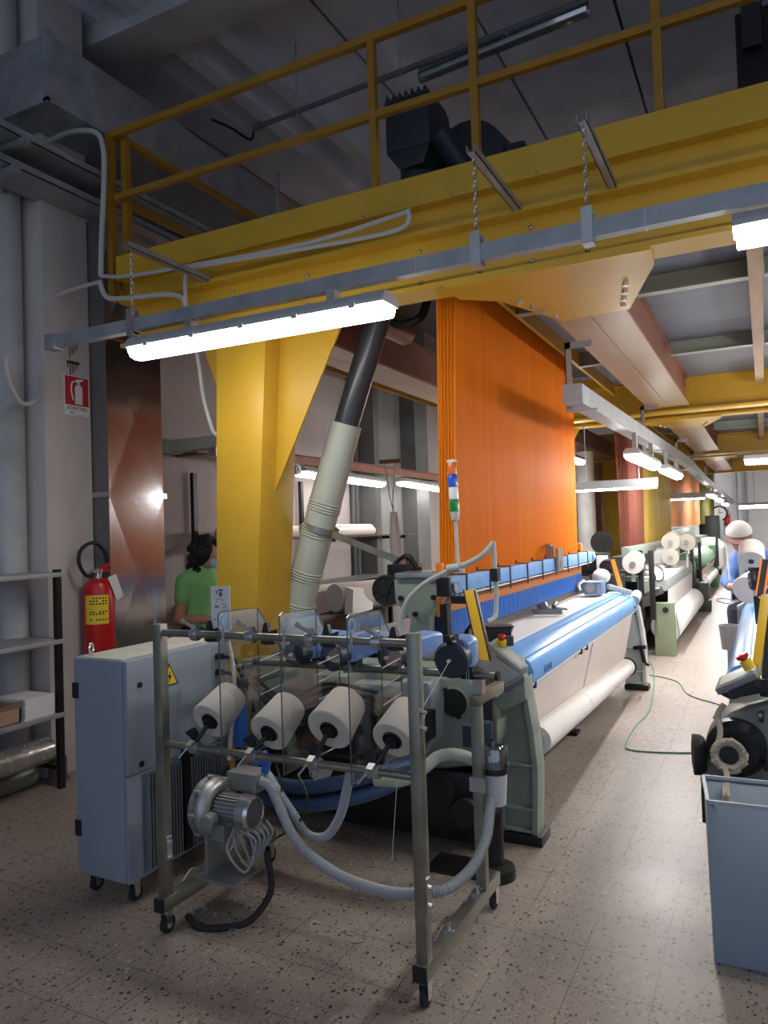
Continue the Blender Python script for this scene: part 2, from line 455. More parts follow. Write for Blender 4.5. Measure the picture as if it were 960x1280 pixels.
# ceiling of concrete panels with open joints, ribs and the cross beam
b = MB()
xs = [-5.3, -3.90, -2.89, -1.86, -0.87, 0.13, 1.13, 2.13, 3.13, 4.5, 6.5, 8.5, 10.5, 14]
for i in range(len(xs)-1): b.box(xs[i]+0.012, xs[i+1]-0.012, -5, 31, 5.62, 5.74)
b.box(-5.3, 14, -5, 31, 5.74, 5.9)
struct(b.build('ceiling', ceil_m, loc=(0,0,5.6)))
b = MB()
for x0 in (-3.90, -3.50):
    b.prism([(x0-0.16,-5,5.62), (x0+0.10,-5,5.62), (x0+0.04,-5,5.42), (x0-0.10,-5,5.42)], (0,36,0))
b.prism([(-4.75,-5,5.62), (-4.2,-5,5.62), (-4.3,-5,5.5), (-4.75,-5,5.5)], (0,36,0))
struct(b.build('trim_9', ceil_m, loc=(-3.7,0,5.4)))
struct(MB().box(-4.8, 13.8, 3.98, 4.36, 5.34, 5.62).build('trim_10', concrete, bevel=0.015))
# far end: white door in the end wall
d1 = MB().box(-8.2+1.6, -8.2+3.1, 29.93, 29.99, 0, 2.5).build('door_1', white_p); struct(d1)
MB().box(-6.7, -6.6, 29.9, 30, 0, 2.55).box(-5.1, -5.0, 29.9, 30, 0, 2.55).box(-6.7, -5.0, 29.9, 30, 2.5, 2.6).build('door_frame', farwall_m, d1)
t = thing('wall_clock', 'round white clock hanging on the end wall of the hall', 'clock', AY(899,642,29.85))
c = AY(899,642,29.85)
MB().cyl(c, c+V((0,0.08,0)), 0.26, n=28).build('clock_face', white_p, t)
MB().torus(c, (0,1,0), 0.26, 0.03).build('rim', black, t)
MB().bar(c+V((0,-0.01,0)), c+V((0.0,-0.01,0.18)), 0.02, 0.01, (0,1,0)).bar(c+V((0,-0.01,0)), c+V((0.12,-0.01,0.05)), 0.025, 0.01, (0,1,0)).each('clock_hand', ink, t)
c = AY(898,662,29.8)
t = thing('fuse_box', 'small pale grey box hanging on the end wall under the clock', 'fuse box', (c.x, c.y, c.z-0.4))
MB().box(c.x-0.25, c.x+0.2, 29.7, 30.0, c.z-0.4, c.z+0.35).build('housing', lightgrey, t, bevel=0.02)
MB().box(c.x-0.03, c.x+0.05, 29.68, 29.7, c.z-0.1, c.z+0.12).build('handle', black, t)
c = AY(909,650,29.8)
tag(MB().box(c.x-0.09, c.x+0.09, 29.9, 30.0, c.z-0.22, c.z+0.2).build('fire_alarm', red_p, bevel=0.02), 'small red alarm box high on the end wall beside the clock', 'alarm')
tag(MB().box(-1.75, -1.2, 24.0, 24.6, 0, 1.75).build('cupboard', black_m, bevel=0.02), 'black cupboard against the far wall behind the green loom', 'cupboard')
for k, px in enumerate((922, 934)):
    c = AY(px, 640, 29.6)
    tag(MB().cyl((c.x, 29.8, 0.0), (c.x, 29.8, 5.0), 0.035+0.01*k, n=10).build('wall_pipe', galv_m), ('thin grey pipe running up the end wall beside the clock', 'second grey pipe on the end wall, next to the man in the cap')[k], 'pipe')

# ================================================================== GANTRIES
def gantry(y0=3.6):
    t = thing('steel_gantry', 'yellow steel gantry with handrail over the orange harness', 'gantry', (-2.95, y0, 0), 'steel gantries over the looms')
    XL, XR = -3.78, 3.2
    b = MB()
    pr = [(0,3.325), (0,3.485), (0.06,3.485), (0.06,3.47), (0.014,3.47), (0.014,3.34), (0.075,3.34), (0.075,3.20), (0.09,3.20), (0.09,3.325)]
    b.prism([(XL, y0+a, z) for a, z in pr], (XR-XL,0,0))
    b.build('toe_board', yellow, t)
    b = MB()
    pr = [(0.02,3.20), (0.22,3.20), (0.22,3.175), (0.127,3.175), (0.127,2.905), (0.22,2.905), (0.22,2.88), (0.02,2.88), (0.02,2.905), (0.113,2.905), (0.113,3.175), (0.02,3.175)]
    b.prism([(XL, y0+a, z) for a, z in pr], (XR-XL,0,0))
    b.build('front_beam', yellow, t)
    b = MB()
    for x in (-2.9, -2.35, -1.62, -1.28, -1.0, -0.72, 0.4, 0.9):
        for z in (2.95, 3.12): b.sphere((x, y0+0.11, z), 0.013, 8, 6)
    for x in (-1.9, -1.38, -0.93, 0.2): b.sphere((x, y0-0.002, 3.34), 0.009, 8, 6)
    b.each('bolt', galv, t)
    # portal column: box that widens upwards, gussets on both sides
    def col(cx):
        b = MB(); yb = y0+0.06; yt = y0+0.42
        x0, x1, X0, X1 = cx-0.14, cx+0.115, cx-0.05, cx+0.33
        b.add([(x0,yb,0), (x1,yb,0), (x1,yt,0), (x0,yt,0), (X0,yb,2.88), (X1,yb,2.88), (X1,yt,2.88), (X0,yt,2.88)],
              [(0,3,2,1), (4,5,6,7), (0,1,5,4), (1,2,6,5), (2,3,7,6), (3,0,4,7)])
        b.build('column', yellow, t, bevel=0.004)
        b = MB(); ym = y0+0.21
        b.prism([(cx+0.19, ym, 1.75), (cx+0.33, ym, 2.86), (cx+0.79, ym, 2.88)], (0,0.016,0))
        b.prism([(cx-0.03, ym, 2.2), (cx-0.03, ym, 2.88), (cx-0.30, ym, 2.88)], (0,0.016,0))
        b.build('gusset', yellow, t)
        MB().box(cx-0.22, cx+0.2, y0-0.02, y0+0.5, 0, 0.025).build('base_plate', yellow, t)
    col(-2.95); col(2.6)
    # longitudinal beams running back from the front beam
    for x0, x1, m in ((-1.13, -0.70, 0), (-2.97, -2.62, 1), (2.3, 2.7, 1)):
        ys, ye = (y0+0.95 if not m else y0+0.22), y0+5.35
        b = MB()
        b.box(x0+0.03, x0+0.045, ys, ye, 2.92, 3.2); b.box(x1-0.045, x1-0.03, ys, ye, 2.92, 3.2)
        b.box(x0, x1, ys, ye, 3.2, 3.215)
        b.build('longitudinal_beam', redbrown, t)
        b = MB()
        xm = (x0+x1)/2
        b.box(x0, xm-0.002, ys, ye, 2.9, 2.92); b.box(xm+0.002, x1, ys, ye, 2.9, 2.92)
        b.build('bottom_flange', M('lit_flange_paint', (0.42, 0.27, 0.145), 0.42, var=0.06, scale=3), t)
    # gusset plate under the front beam
    b = MB(); z = 2.862
    b.prism([(-1.45, y0+0.02, z), (-0.42, y0+0.02, z), (-0.43, y0+0.24, z), (-0.66, y0+0.97, z), (-1.06, y0+1.0, z), (-1.27, y0+0.40, z), (-1.45, y0+0.24, z)], (0,0,0.018))
    b.build('gusset_plate', yellow, t)
    b = MB()
    for k in range(4):
        b.cyl((-0.60-0.025*k, y0+0.45+0.13*k, z-0.018), (-0.60-0.025*k, y0+0.45+0.13*k, z), 0.017, n=6)
        b.cyl((-1.17+0.035*k, y0+0.45+0.13*k, z-0.018), (-1.17+0.035*k, y0+0.45+0.13*k, z), 0.017, n=6)
    b.each('bolt', galv, t)
    # rear cross beam
    b = MB(); yr = y0+5.4
    pr = [(0,3.22), (0.22,3.22), (0.22,3.195), (0.117,3.195), (0.117,2.87), (0.22,2.87), (0.22,2.845), (0,2.845), (0,2.87), (0.103,2.87), (0.103,3.195), (0,3.195)]
    b.prism([(-3.6, yr+a, zz) for a, zz in pr], (8.5,0,0))
    b.build('rear_beam', yellow, t)
    # decks with their carrying angles
    b = MB()
    b.box(-0.70, 0.0, y0+0.3, yr, 3.22, 3.235); b.box(0.05, 2.3, y0+0.3, yr, 3.22, 3.235); b.box(-1.50, -1.13, y0+0.6, yr, 3.22, 3.235)
    b.build('deck', deckm, t)
    for yy in (y0+1.55, y0+3.55):
        for x0, x1 in ((-0.69, -0.02), (0.06, 0.9), (-1.5, -1.14)):
            MB().box(x0, x1, yy, yy+0.008, 3.09, 3.22).box(x0, x1, yy-0.07, yy, 3.09, 3.098).build('deck_bearer', anglem, t)
    MB().box(-0.03, 0.05, y0+0.3, yr, 3.06, 3.21).build('deck_stringer', M('plain_timber', (0.33,0.21,0.11), 0.6, var=0.15, scale=6, stretch=(4,0.5,4)), t)
    MB().box(-1.53, -1.50, y0+0.6, yr, 3.10, 3.22).build('edge_angle', yellow, t)
    # handrail
    zt, zm = 4.33, 3.895
    w = 0.042
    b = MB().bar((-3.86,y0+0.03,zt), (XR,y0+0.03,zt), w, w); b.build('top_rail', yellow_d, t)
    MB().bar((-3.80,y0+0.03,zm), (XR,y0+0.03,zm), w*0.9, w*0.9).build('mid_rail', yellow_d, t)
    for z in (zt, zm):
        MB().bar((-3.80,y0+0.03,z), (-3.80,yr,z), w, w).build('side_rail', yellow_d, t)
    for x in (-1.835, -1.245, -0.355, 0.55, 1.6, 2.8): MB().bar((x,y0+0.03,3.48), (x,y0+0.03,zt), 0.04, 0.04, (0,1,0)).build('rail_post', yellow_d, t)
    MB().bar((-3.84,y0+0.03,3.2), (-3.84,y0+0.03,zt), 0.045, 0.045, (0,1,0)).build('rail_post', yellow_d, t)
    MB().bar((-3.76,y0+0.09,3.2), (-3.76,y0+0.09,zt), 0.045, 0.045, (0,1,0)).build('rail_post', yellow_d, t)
    MB().prism([(-3.80,y0+0.05,3.20), (-3.80,y0+0.05,3.40), (-3.80,yr,3.40), (-3.80,yr,3.20)], (0.03,0,0)).build('side_toe_board', yellow_d, t)
    return t
g1 = gantry()
g2 = dup(g1, (0.0,6.25,0), 'yellow steel gantry over the yellow and red-brown harnesses')
g3 = dup(g1, (0.0,12.5,0), 'yellow steel gantry over the green loom and tan harness')

# ================================================================== LAMPS
tube_on = bpy.data.materials.new('lit_diffuser'); tube_on.use_nodes = True
tb = tube_on.node_tree.nodes['Principled BSDF']
tb.inputs['Base Color'].default_value = (0.9,0.9,0.88,1)
tb.inputs['Emission Color'].default_value = (1.0,0.965,0.90,1); tb.inputs['Emission Strength'].default_value = 24.0
def lit(name, col, s):
    m = tube_on.copy(); m.name = name; n = m.node_tree.nodes['Principled BSDF']
    n.inputs['Emission Color'].default_value = (*col,1); n.inputs['Emission Strength'].default_value = s; return m
lit_aisle = lit('lit_diffuser_aisle', (1.0,0.98,0.96), 92.0)
lit_back = lit('lit_diffuser_back', (1.0,0.96,0.92), 34.0)
lit_added_far = lit('added_far_diffuser', (1.0,0.98,0.97), 170.0)  # for the two unseen lamps added to brighten the end wall
lit_wall = lit('lit_diffuser_wall', (1.0,0.95,0.92), 14.0)
LG = 'fluorescent lamps hanging in the hall'
def lamp(p0, p1, label, w=0.10, emat=None, group=LG, cables=0.0, n=10, tall=0.0, dh=1.0):
    """waterproof twin-tube fitting from p0 to p1 (top centre line)"""
    p0 = V(p0); p1 = V(p1); d = (p1-p0).normalized(); side = d.cross(V((0,0,1))).normalized(); up = side.cross(d)
    c = (p0+p1)/2
    t = thing('fluorescent_lamp', label, 'lamp', c-V((0,0,0.12)), group)
    def prof(pts, a, bb):
        b = MB(); P = [a+side*x+up*z for x, z in pts]; b.prism(P, bb-a); return b
    prof([(-w*0.62,-0.055), (-w*0.62,-0.035+tall*0.5), (-w*0.40,tall), (w*0.40,tall), (w*0.62,-0.035+tall*0.5), (w*0.62,-0.055)], p0, p1).build('housing', fixture, t, bevel=0.004)
    prof([(-w*0.56,-0.055), (-w*0.54,-0.055-0.02*dh), (-w*0.40,-0.055-0.048*dh), (-w*0.15,-0.055-0.058*dh), (w*0.15,-0.055-0.058*dh), (w*0.40,-0.055-0.048*dh), (w*0.54,-0.055-0.02*dh), (w*0.56,-0.055)], p0+d*0.012, p1-d*0.012).build('diffuser', emat or tube_on, t, bevel=0.008)
    L_ = (p1-p0).length
    b = MB()
    k = max(2, int(L_/0.3))
    for i in range(k):
        q = p0+d*(L_*(i+0.5)/k)
        for s_ in (-1, 1): b.obox(q+side*(s_*w*0.63)+up*(-0.05), 0.03, 0.012, 0.035, d, side)
    b.each('clip', fixture, t)
    if cables:
        for f_ in (0.2, 0.8):
            q = p0+d*(L_*f_); MB().cyl(q, q+V((0,0,cables)), 0.006, n=6).build('suspension_rod', galv_m, t)
    return t
YT = 3.0
lamp((-3.02,YT,2.685), (-1.46,YT,2.675), 'bright fluorescent lamp hanging below the galvanised rail in front of the yellow column', w=0.13)
lamp((AY(915,275,YT).x, YT, 2.70), (AY(915,275,YT).x+1.57, YT, 2.70), 'bright fluorescent lamp on the rail over the aisle, cut off by the frame', w=0.13)
# cable rail carrying the two front lamps
t = thing('lamp_rail', 'long galvanised rail hung on chains in front of the yellow gantry', 'rail', (-1.5,YT,2.76))
b = MB(); zr = 2.765
b.prism([(-3.66,YT-0.025,zr-0.035), (-3.66,YT-0.025,zr+0.035), (-3.66,YT-0.021,zr+0.035), (-3.66,YT-0.021,zr-0.031), (-3.66,YT+0.021,zr-0.031), (-3.66,YT+0.021,zr+0.035), (-3.66,YT+0.025,zr+0.035), (-3.66,YT+0.025,zr-0.035)], (4.6,0,0))
b.build('channel', galv_m, t)
b = MB(); b.box(-3.70,-3.62,YT-0.035,YT+0.035,zr-0.045,zr+0.045); b.build('end_box', galv_m, t, bevel=0.004)
b = MB()
for x in (-3.0, -2.58, -1.74, -1.32, -0.36): b.box(x-0.003, x+0.003, YT-0.028, YT+0.028, zr-0.038, zr+0.038)
for x in (-2.62, -1.76): b.box(x-0.02, x+0.02, YT-0.03, YT+0.03, zr-0.09, zr-0.03)
b.each('joint_clip', galv, t)
for x in (-3.03, -1.043, -0.578):
    MB().box(x-0.022, x+0.022, YT-0.03, YT-0.024, zr-0.05, zr+0.09).box(x-0.022, x+0.022, YT+0.024, YT+0.03, zr-0.05, zr+0.09).box(x-0.022,x+0.022,YT-0.03,YT+0.03,zr-0.056,zr-0.05).build('chain_stirrup', galv, t)
    # slotted angle bracket on the gantry and the chain hanging from it
    zb = 3.185
    q = MB().box(x-0.02, x+0.02, YT-0.04, 3.75, zb, zb+0.004).box(x-0.02, x-0.016, YT-0.04, 3.75, zb, zb+0.035).box(x+0.016, x+0.02, YT-0.04, 3.75, zb, zb+0.035)
    k = (-3.03, -1.043, -0.578).index(x)
    where = ('above the end of the lamp before the yellow column', 'beside the finned motor and a handrail post', 'next to the bolted gusset plate above the aisle')[k]
    tag(q.build('chain_bracket', galv_m), 'slotted bracket on the gantry, ' + where, 'bracket', 'chain brackets on the gantry')
    c = MB(); z = zb-0.01; i = 0
    while z > zr+0.08:
        P = []
        dx, dy = ((1,0), (0,1))[i % 2]
        for a in range(10):
            an = 2*PI*a/10; P.append(V((x+dx*math.cos(an)*0.009, YT+dy*math.cos(an)*0.009, z-0.015+math.sin(an)*0.017)))
        ax = [(V((dx,dy,0))*math.cos(2*PI*a/10)+V((0,0,1))*math.sin(2*PI*a/10), V((dy,dx,0))) for a in range(10)]
        c.rings(P, [0.0024]*10, ax, 5, False, True)
        z -= 0.027; i += 1
    tag(c.build('chain', chrome), 'thin chain holding the lamp rail, ' + where, 'chain', 'chains of the lamp rail')
# tray over the aisle with its lamps and hangers
t = thing('cable_trunking', 'long grey cable trunking hanging over the aisle from slotted bars', 'trunking', (-1.1,5,2.4))
def trunk(a, bq, w=0.12, h=0.13):
    return MB().add([(a[0]-w/2,a[1],a[2]), (a[0]+w/2,a[1],a[2]), (a[0]+w/2,a[1],a[2]+h), (a[0]-w/2,a[1],a[2]+h),
                     (bq[0]-w/2,bq[1],bq[2]), (bq[0]+w/2,bq[1],bq[2]), (bq[0]+w/2,bq[1],bq[2]+h), (bq[0]-w/2,bq[1],bq[2]+h)],
                    [(0,1,2,3), (7,6,5,4), (0,4,5,1), (1,5,6,2), (2,6,7,3), (3,7,4,0)])
pts = [(-1.105,5.0,2.408), (-1.105,13.0,2.50), (-1.08,16.5,2.38), (-1.05,29.9,2.2)]
for i in range(3): trunk(pts[i], pts[i+1]).build('channel', galv_m, t)
MB().box(-1.17,-1.04,4.985,5.0,2.405,2.54).build('end_cap', galv_m, t)
for yy, zt in ((5.15, 2.86), (8.7, 2.9), (12.2, 2.86), (15.2, 2.9), (18.5, 2.9), (21.5,2.9)):
    zb = 2.39
    MB().box(-1.185,-1.145,yy,yy+0.006,zb,zt).box(-1.185,-1.179,yy,yy+0.04,zb,zt).build('hanger', galv_m, t)
    MB().box(-1.185,-1.0,yy,yy+0.006,zt-0.045,zt).box(-1.185,-0.98,yy-0.003,yy+0.04,zb-0.012,zb).each('hanger_foot', galv_m, t)
for i, (a, bq, z) in enumerate(((6.95, 8.5, 2.275), (9.4, 10.95, 2.29), (17.5, 19.1, 2.22), (20.5, 22.1, 2.2), (24,25.6,2.15))):
    lamp((-1.04,a,z), (-1.04,bq,z), ('lit lamp under the aisle trunking, first from its end cap', 'lit lamp under the aisle trunking, second from its end cap', 'small bright lamp under the trunking, third from its end cap', 'small bright lamp under the trunking, fourth from its end cap', 'tiny bright lamp under the trunking, last before the end wall')[i], w=0.12, emat=lit_aisle)
    MB().box(-1.06,-1.02,a+0.2,a+0.24,z-0.01,z+0.16).box(-1.06,-1.02,bq-0.24,bq-0.2,z-0.01,z+0.16).each('lamp_bracket', galv_m, t)
lamp((-2.236,9.7,2.10), (-1.156,9.7,2.10), 'long lamp hung across the loom behind the orange harness', w=0.075, tall=0.05, dh=0.4, emat=lit_back, cables=0.9)
lamp((-2.05,15.3,2.09), (-0.98,15.3,2.09), 'long lamp hung across the third loom by the tan harness', w=0.075, tall=0.05, dh=0.4, emat=lit_back, cables=0.9)
lamp((-0.195,10.0,2.37), (1.37,10.0,2.37), 'lit lamp above the man in the cap', w=0.12, emat=lit_aisle, cables=0.9)
lamp((-0.46,16.5,1.93), (1.0,16.5,1.93), 'faint lamp low behind the man in the cap by the end wall', w=0.14, emat=lit_back, cables=1.0)
# red-brown strut along the left wall and its two lamps
XW = -4.3
t = thing('wall_beam', 'red-brown steel beam on the wall over the work table', 'beam', (XW,8,2.38))
MB().prism([(XW,4.9,2.32), (XW,4.9,2.42), (XW+0.05,4.9,2.42), (XW+0.05,4.9,2.41), (XW+0.012,4.9,2.41), (XW+0.012,4.9,2.33), (XW+0.05,4.9,2.33), (XW+0.05,4.9,2.32)], (0,8.0,0)).build('channel', redbrown, t)
for yy in (5.2, 7.6, 10.4, 12.6): MB().box(-4.8,XW,yy,yy+0.05,2.34,2.40).each('wall_bracket', redbrown, t)
lamp((XW-0.02,6.55,2.31), (XW-0.02,8.42,2.27), 'lit lamp under the red-brown beam, nearer the pale exhaust tube', w=0.14, emat=lit_wall)
lamp((XW-0.02,9.0,2.31), (XW-0.02,10.55,2.27), 'lit lamp under the red-brown beam, nearer the orange harness', w=0.14, emat=lit_wall)
c = V((XW,6.42,2.26))
tag(MB().cyl(c, c+V((0.06,0,0)), 0.05, n=20).cyl(c+V((0.06,0,0)), c+V((0.07,0,0)), 0.022, n=12).tube([c+V((0.0,0,0.03)), c+V((-0.02,-0.25,0.07)), c+V((0.0,-0.5,0.12)), c+V((0,-0.55,0.06))], 0.008, 6).build('wall_socket', galv_m), 'round grey socket at the end of the lit lamp by the exhaust tube', 'socket')
# unlit fitting and conduit under the ceiling
p0, p1 = AZ(525,97,5.0), AZ(735,12,5.0)
t = thing('ceiling_lamp', 'unlit clear-covered fluorescent fitting on the conduit under the ceiling', 'lamp', (p0+p1)/2)
d = (p1-p0).normalized()
MB().tube([p0, p0+d*0.01, p1-d*0.01, p1], 0.045, 10, smooth=False).build('cover', glass_mat('unlit_cover', (0.75,0.76,0.78), 0.45), t)
MB().bar(p0+V((0,0,0.05)), p1+V((0,0,0.05)), 0.05, 0.03).build('housing', fixture, t)
MB().cyl(p0+V((0.03,0,0)), p1-V((0.03,0,0)), 0.014, n=8).build('tube', white_p, t)
p0, p1 = AZ(318,160,5.05), AZ(735,0,5.05)
t = thing('ceiling_conduit', 'dark conduit hung on thin rods under the ceiling', 'conduit', p0)
MB().cyl(p0, p1, 0.022, n=10).cyl(p0, p0+(p1-p0)*0.03, 0.032, n=10).build('pipe', M('dark_conduit', (0.12,0.12,0.13), 0.5), t)
for f_ in (0.16, 0.5, 0.8):
    q = p0+(p1-p0)*f_
    MB().cyl(q, V((q.x,q.y,5.64)), 0.006, n=6).cyl(q-V((0,0,0.03)), q+V((0,0,0.03)), 0.012, n=8).each('hanger_rod', galv_m, t)
MB().tube([p0, p0+V((-0.12,0.1,-0.02)), p0+V((-0.28,0.05,0.1)), p0+V((-0.45,0.0,0.2))], 0.012, 6).build('cable', black, t)
# ================================================================== LEFT SIDE
# vertical air duct standing against the wall
t = thing('air_duct', 'tall shiny sheet-metal air duct standing beside the whitewashed pillar', 'duct', (-4.4,4.1,0))
x0, x1, y0, y1 = -4.74, -4.11, 3.93, 4.47
x1 = -4.19; y0 = 3.875; y1 = 4.42
def duct_seg(z0, z1):
    b = MB(); yc, zc = (y0+y1)/2, (z0+z1)/2; xf = x1-0.010
    b.add([(x1,y0,z0), (x1,y1,z0), (x1,y1,z1), (x1,y0,z1), (xf,yc,zc), (x0,y0,z0), (x0,y1,z0), (x0,y1,z1), (x0,y0,z1)],
          [(0,1,4), (1,2,4), (2,3,4), (3,0,4), (0,5,6,1), (3,2,7,8), (1,6,7,2), (5,8,7,6)])
    return b
for z0, z1 in ((0.0,0.72), (0.73,1.92), (1.94,3.08), (3.10,4.25)):
    dsg = duct_seg(z0, z1).build('duct_section', duct_m, t, angle=1)
    MB().box(x0,x1-0.001,y0-0.003,y0,z0,z1).build('shaded_side', M('shaded_duct_sheet',(0.20,0.20,0.20),0.55,0.6), dsg)  # shade of the duct's side face put into a darker sheet colour
for z in (0.725, 1.93, 3.09): MB().box(x0,x1+0.02,y0-0.015,y1+0.015,z-0.018,z+0.018).build('flange', duct_m, t)
# horizontal duct under the ceiling above
p = AZ(60,125,4.42); hx, hy = p.x, p.y
t = thing('ceiling_duct', 'big grey sheet-metal duct hanging under the ceiling above the pillar', 'duct', (hx-0.3,hy,4.42))
MB().prism([(hx-2.2,hy,4.42), (hx,hy,4.42), (hx,hy,4.86), (hx-2.2,hy,4.86)], (0,1.15,0)).build('duct_section', galv_m, t, bevel=0.003)
b = MB().add([(hx,hy+1.15,4.42), (hx,hy+1.15,4.86), (hx-0.75,hy+1.15,4.86), (hx-0.75,hy+1.15,4.42), (hx+0.02,hy+3.4,4.42), (hx+0.02,hy+3.4,4.62), (hx-0.75,hy+3.4,4.62), (hx-0.75,hy+3.4,4.42)],
             [(0,1,2,3), (4,7,6,5), (0,4,5,1), (1,5,6,2), (2,6,7,3), (3,7,4,0)])
b.build('duct_taper', galv_m, t, angle=5)
MB().box(hx-2.2,hx+0.02,hy-0.02,hy,4.405,4.43).box(hx-0.02,hx+0.02,hy-0.02,hy+0.03,4.40,4.88).build('flange', galv_m, t)
MB().bar((hx+0.03,hy+2.5,4.40), (hx+0.03,hy+2.5,5.0), 0.03, 0.02, (0,1,0)).each('hanger', galv_m, t)
MB().bar((hx-0.5,hy+3.1,4.38), (hx+0.06,hy+3.1,4.38), 0.03, 0.04).each('support', galv_m, t)
# two flat cable troughs running along the wall below it
for (a, bb, z, lab) in ((AZ(0,165,4.1), AZ(130,238,4.1), 4.1, 'bright flat metal cable trough high on the wall, upper of two'), (AZ(0,195,3.95), AZ(110,252,3.95), 3.95, 'flat metal cable trough high on the wall, under the brighter one')):
    xx = a.x-0.1 if z > 4 else a.x-0.2
    t = thing('cable_trough', lab, 'cable tray', (xx,3.5,z), 'cable troughs on the wall')
    b = MB().box(xx-0.16,xx+0.16,0.5,7.5,z,z+0.006).box(xx+0.154,xx+0.16,0.5,7.5,z,z+0.05).box(xx-0.16,xx-0.154,0.5,7.5,z,z+0.05)
    b.build('trough', galv_m, t)
    for yb_ in (3.05, 5.4): MB().box(-4.775,xx+0.2,yb_,yb_+0.04,z-0.045,z-0.005).build('bracket', galv_m, t)
# horizontal pipe and fittings on the wall
a, b2 = AX(0,232,-4.45), AX(150,292,-4.45)
t = thing('wall_conduit', 'thin metal pipe on clips along the wall under the cable troughs', 'pipe', a)
MB().cyl(a+V((0,-1,0)), b2+V((0,0.6,0)), 0.018, n=10).build('pipe', galv_m, t)
for px in (8, 72):
    q = a+(b2-a)*(px/150); MB().box(-4.7,q.x+0.03,q.y-0.012,q.y+0.012,q.z-0.03,q.z+0.05).each('clip', galv, t)
q = AX(108,270,-4.35); MB().tube([q+V((-0.3,0,-0.02)), q, q+V((0,0.1,0.02)), q+V((-0.02,0.12,0.12))], 0.045, 10).build('elbow', conduit, t)
# white conduit dropping down the gantry corner
yk = 3.55
P = [AY(50,182,yk), AY(85,166,yk), AY(118,165,yk), AY(129,185,yk), AY(130,230,yk), AY(127,300,yk), AY(126,345,yk)]
t = thing('conduit_run', 'white plastic conduit looping over the gantry corner and down to the lamp rail', 'conduit', P[-1])
MB().tube(P, 0.018, 8).build('pipe', conduit, t)
P = [AY(125,355,yk), AY(135,372,yk), AY(165,372,yk), AY(205,368,yk), AY(228,372,yk), AY(233,388,yk)]
MB().tube(P, 0.017, 8).build('bend', conduit, t)
MB().tube([AY(126,345,yk), AY(160,345,yk), AY(250,330,yk), AY(380,305,yk), AY(500,268,yk), AY(509,265,yk), AY(511,274,yk), AY(497,287,yk), AY(430,302,yk), AY(240,335,yk), AY(232,345,yk), AY(232,390,yk)], 0.013, 8).build('loop', conduit, t)
MB().tube([AY(60,375,3.6), AY(90,362,3.58), AY(126,352,yk)], 0.013, 8).build('branch', conduit, t)
P = [AY(57,374,3.6), AY(56,440,3.55), AY(50,490,3.4), AY(30,505,3.2), AY(12,480,3.05), AY(6,445,3.0)]
tag(MB().tube(P, 0.016, 8).build('cable_loop', conduit), 'grey cable hanging in a U between the pillar and the end of the lamp rail', 'cable')
P = [AY(246,440,3.75), AY(250,465,3.75), AY(255,500,3.75), AY(265,535,3.72), AY(272,545,3.70)]
tag(MB().tube(P, 0.013, 8).build('conduit', conduit), 'short white conduit curving down beside the yellow column', 'conduit')
# green-grey box on an arm behind the column
c = AX(212,548,-4.2)
t = thing('switch_housing', 'long grey-green metal housing between the air duct and yellow column', 'housing', AY(240,560,4.9))
p0, p1 = AY(211,559,4.9), AY(275,562,4.9)
MB().box(p0.x,p1.x+0.1,4.85,5.0,p0.z-0.045,p0.z+0.055).build('body', anglem, t, bevel=0.005)
MB().box(p0.x-0.012,p0.x+0.05,4.83,5.02,p0.z-0.055,p0.z+0.065).build('end_cap', anglem, t, bevel=0.005)
b = MB().tube([p1+V((-0.06,0,-0.10)), p1+V((-0.02,0,-0.15)), p1+V((0.06,0,-0.19))], 0.012, 6)
b.build('cable', conduit, t)
MB().box(p1.x-0.1,p1.x-0.02,4.87,4.9,p0.z-0.12,p0.z-0.045).build('bracket', galv, t)
# sign
c = AX(95,497,-4.33)
t = thing('extinguisher_sign', 'red and white fire extinguisher sign on the whitewashed pillar', 'sign', (-4.33,3.735,2.5))
ys, ye, zs, ze = 3.628, 3.842, 2.49, 2.775
MB().box(-4.338,-4.332,ys,ye,zs,ze).build('plate', paper, t)
MB().box(-4.332,-4.330,ys+0.006,ye-0.006,zs+0.075,ze-0.006).build('red_field', red_s, t)
yc = 3.745
b = MB().prism([(-4.330,yc-0.028,zs+0.085), (-4.330,yc+0.036,zs+0.085), (-4.330,yc+0.036,zs+0.205), (-4.330,yc+0.02,zs+0.225), (-4.330,yc-0.012,zs+0.225), (-4.330,yc-0.028,zs+0.205)], (0.002,0,0))
b.prism([(-4.330,yc-0.006,zs+0.23), (-4.330,yc+0.014,zs+0.23), (-4.330,yc+0.014,zs+0.245), (-4.330,yc+0.05,zs+0.262), (-4.330,yc+0.045,zs+0.27), (-4.330,yc-0.02,zs+0.262)], (0.002,0,0))
b.tube([(-4.329,yc-0.01,zs+0.25), (-4.329,yc-0.05,zs+0.235), (-4.329,yc-0.06,zs+0.18), (-4.329,yc-0.045,zs+0.11)], 0.006, 6)
b.build('pictogram', paper, t)
lettering('lettering', 'ESTINTORE', 0.033, (-4.332,3.735,zs+0.052), (0,1,0), (0,0,1), ink, t)
lettering('lettering', 'N\u00b0 _____', 0.030, (-4.332,3.735,zs+0.018), (0,1,0), (0,0,1), ink, t)
# rust stains on old anchor plates
for z, w_, lab in ((2.86, 0.10, 'small rusty plate with stains on the pillar above the red sign'), (2.995, 0.09, 'small rusty white plate near the top of the pillar by the lamp rail')):
    b = MB().box(-4.34,-4.325,3.66,3.66+w_,z,z+0.018)
    for k in range(5): b.box(-4.341,-4.337,3.665+0.02*k,3.671+0.02*k,z-0.03-0.02*((k*7)%4),z)
    tag(b.build('wall_plate', rust), lab, 'plate')
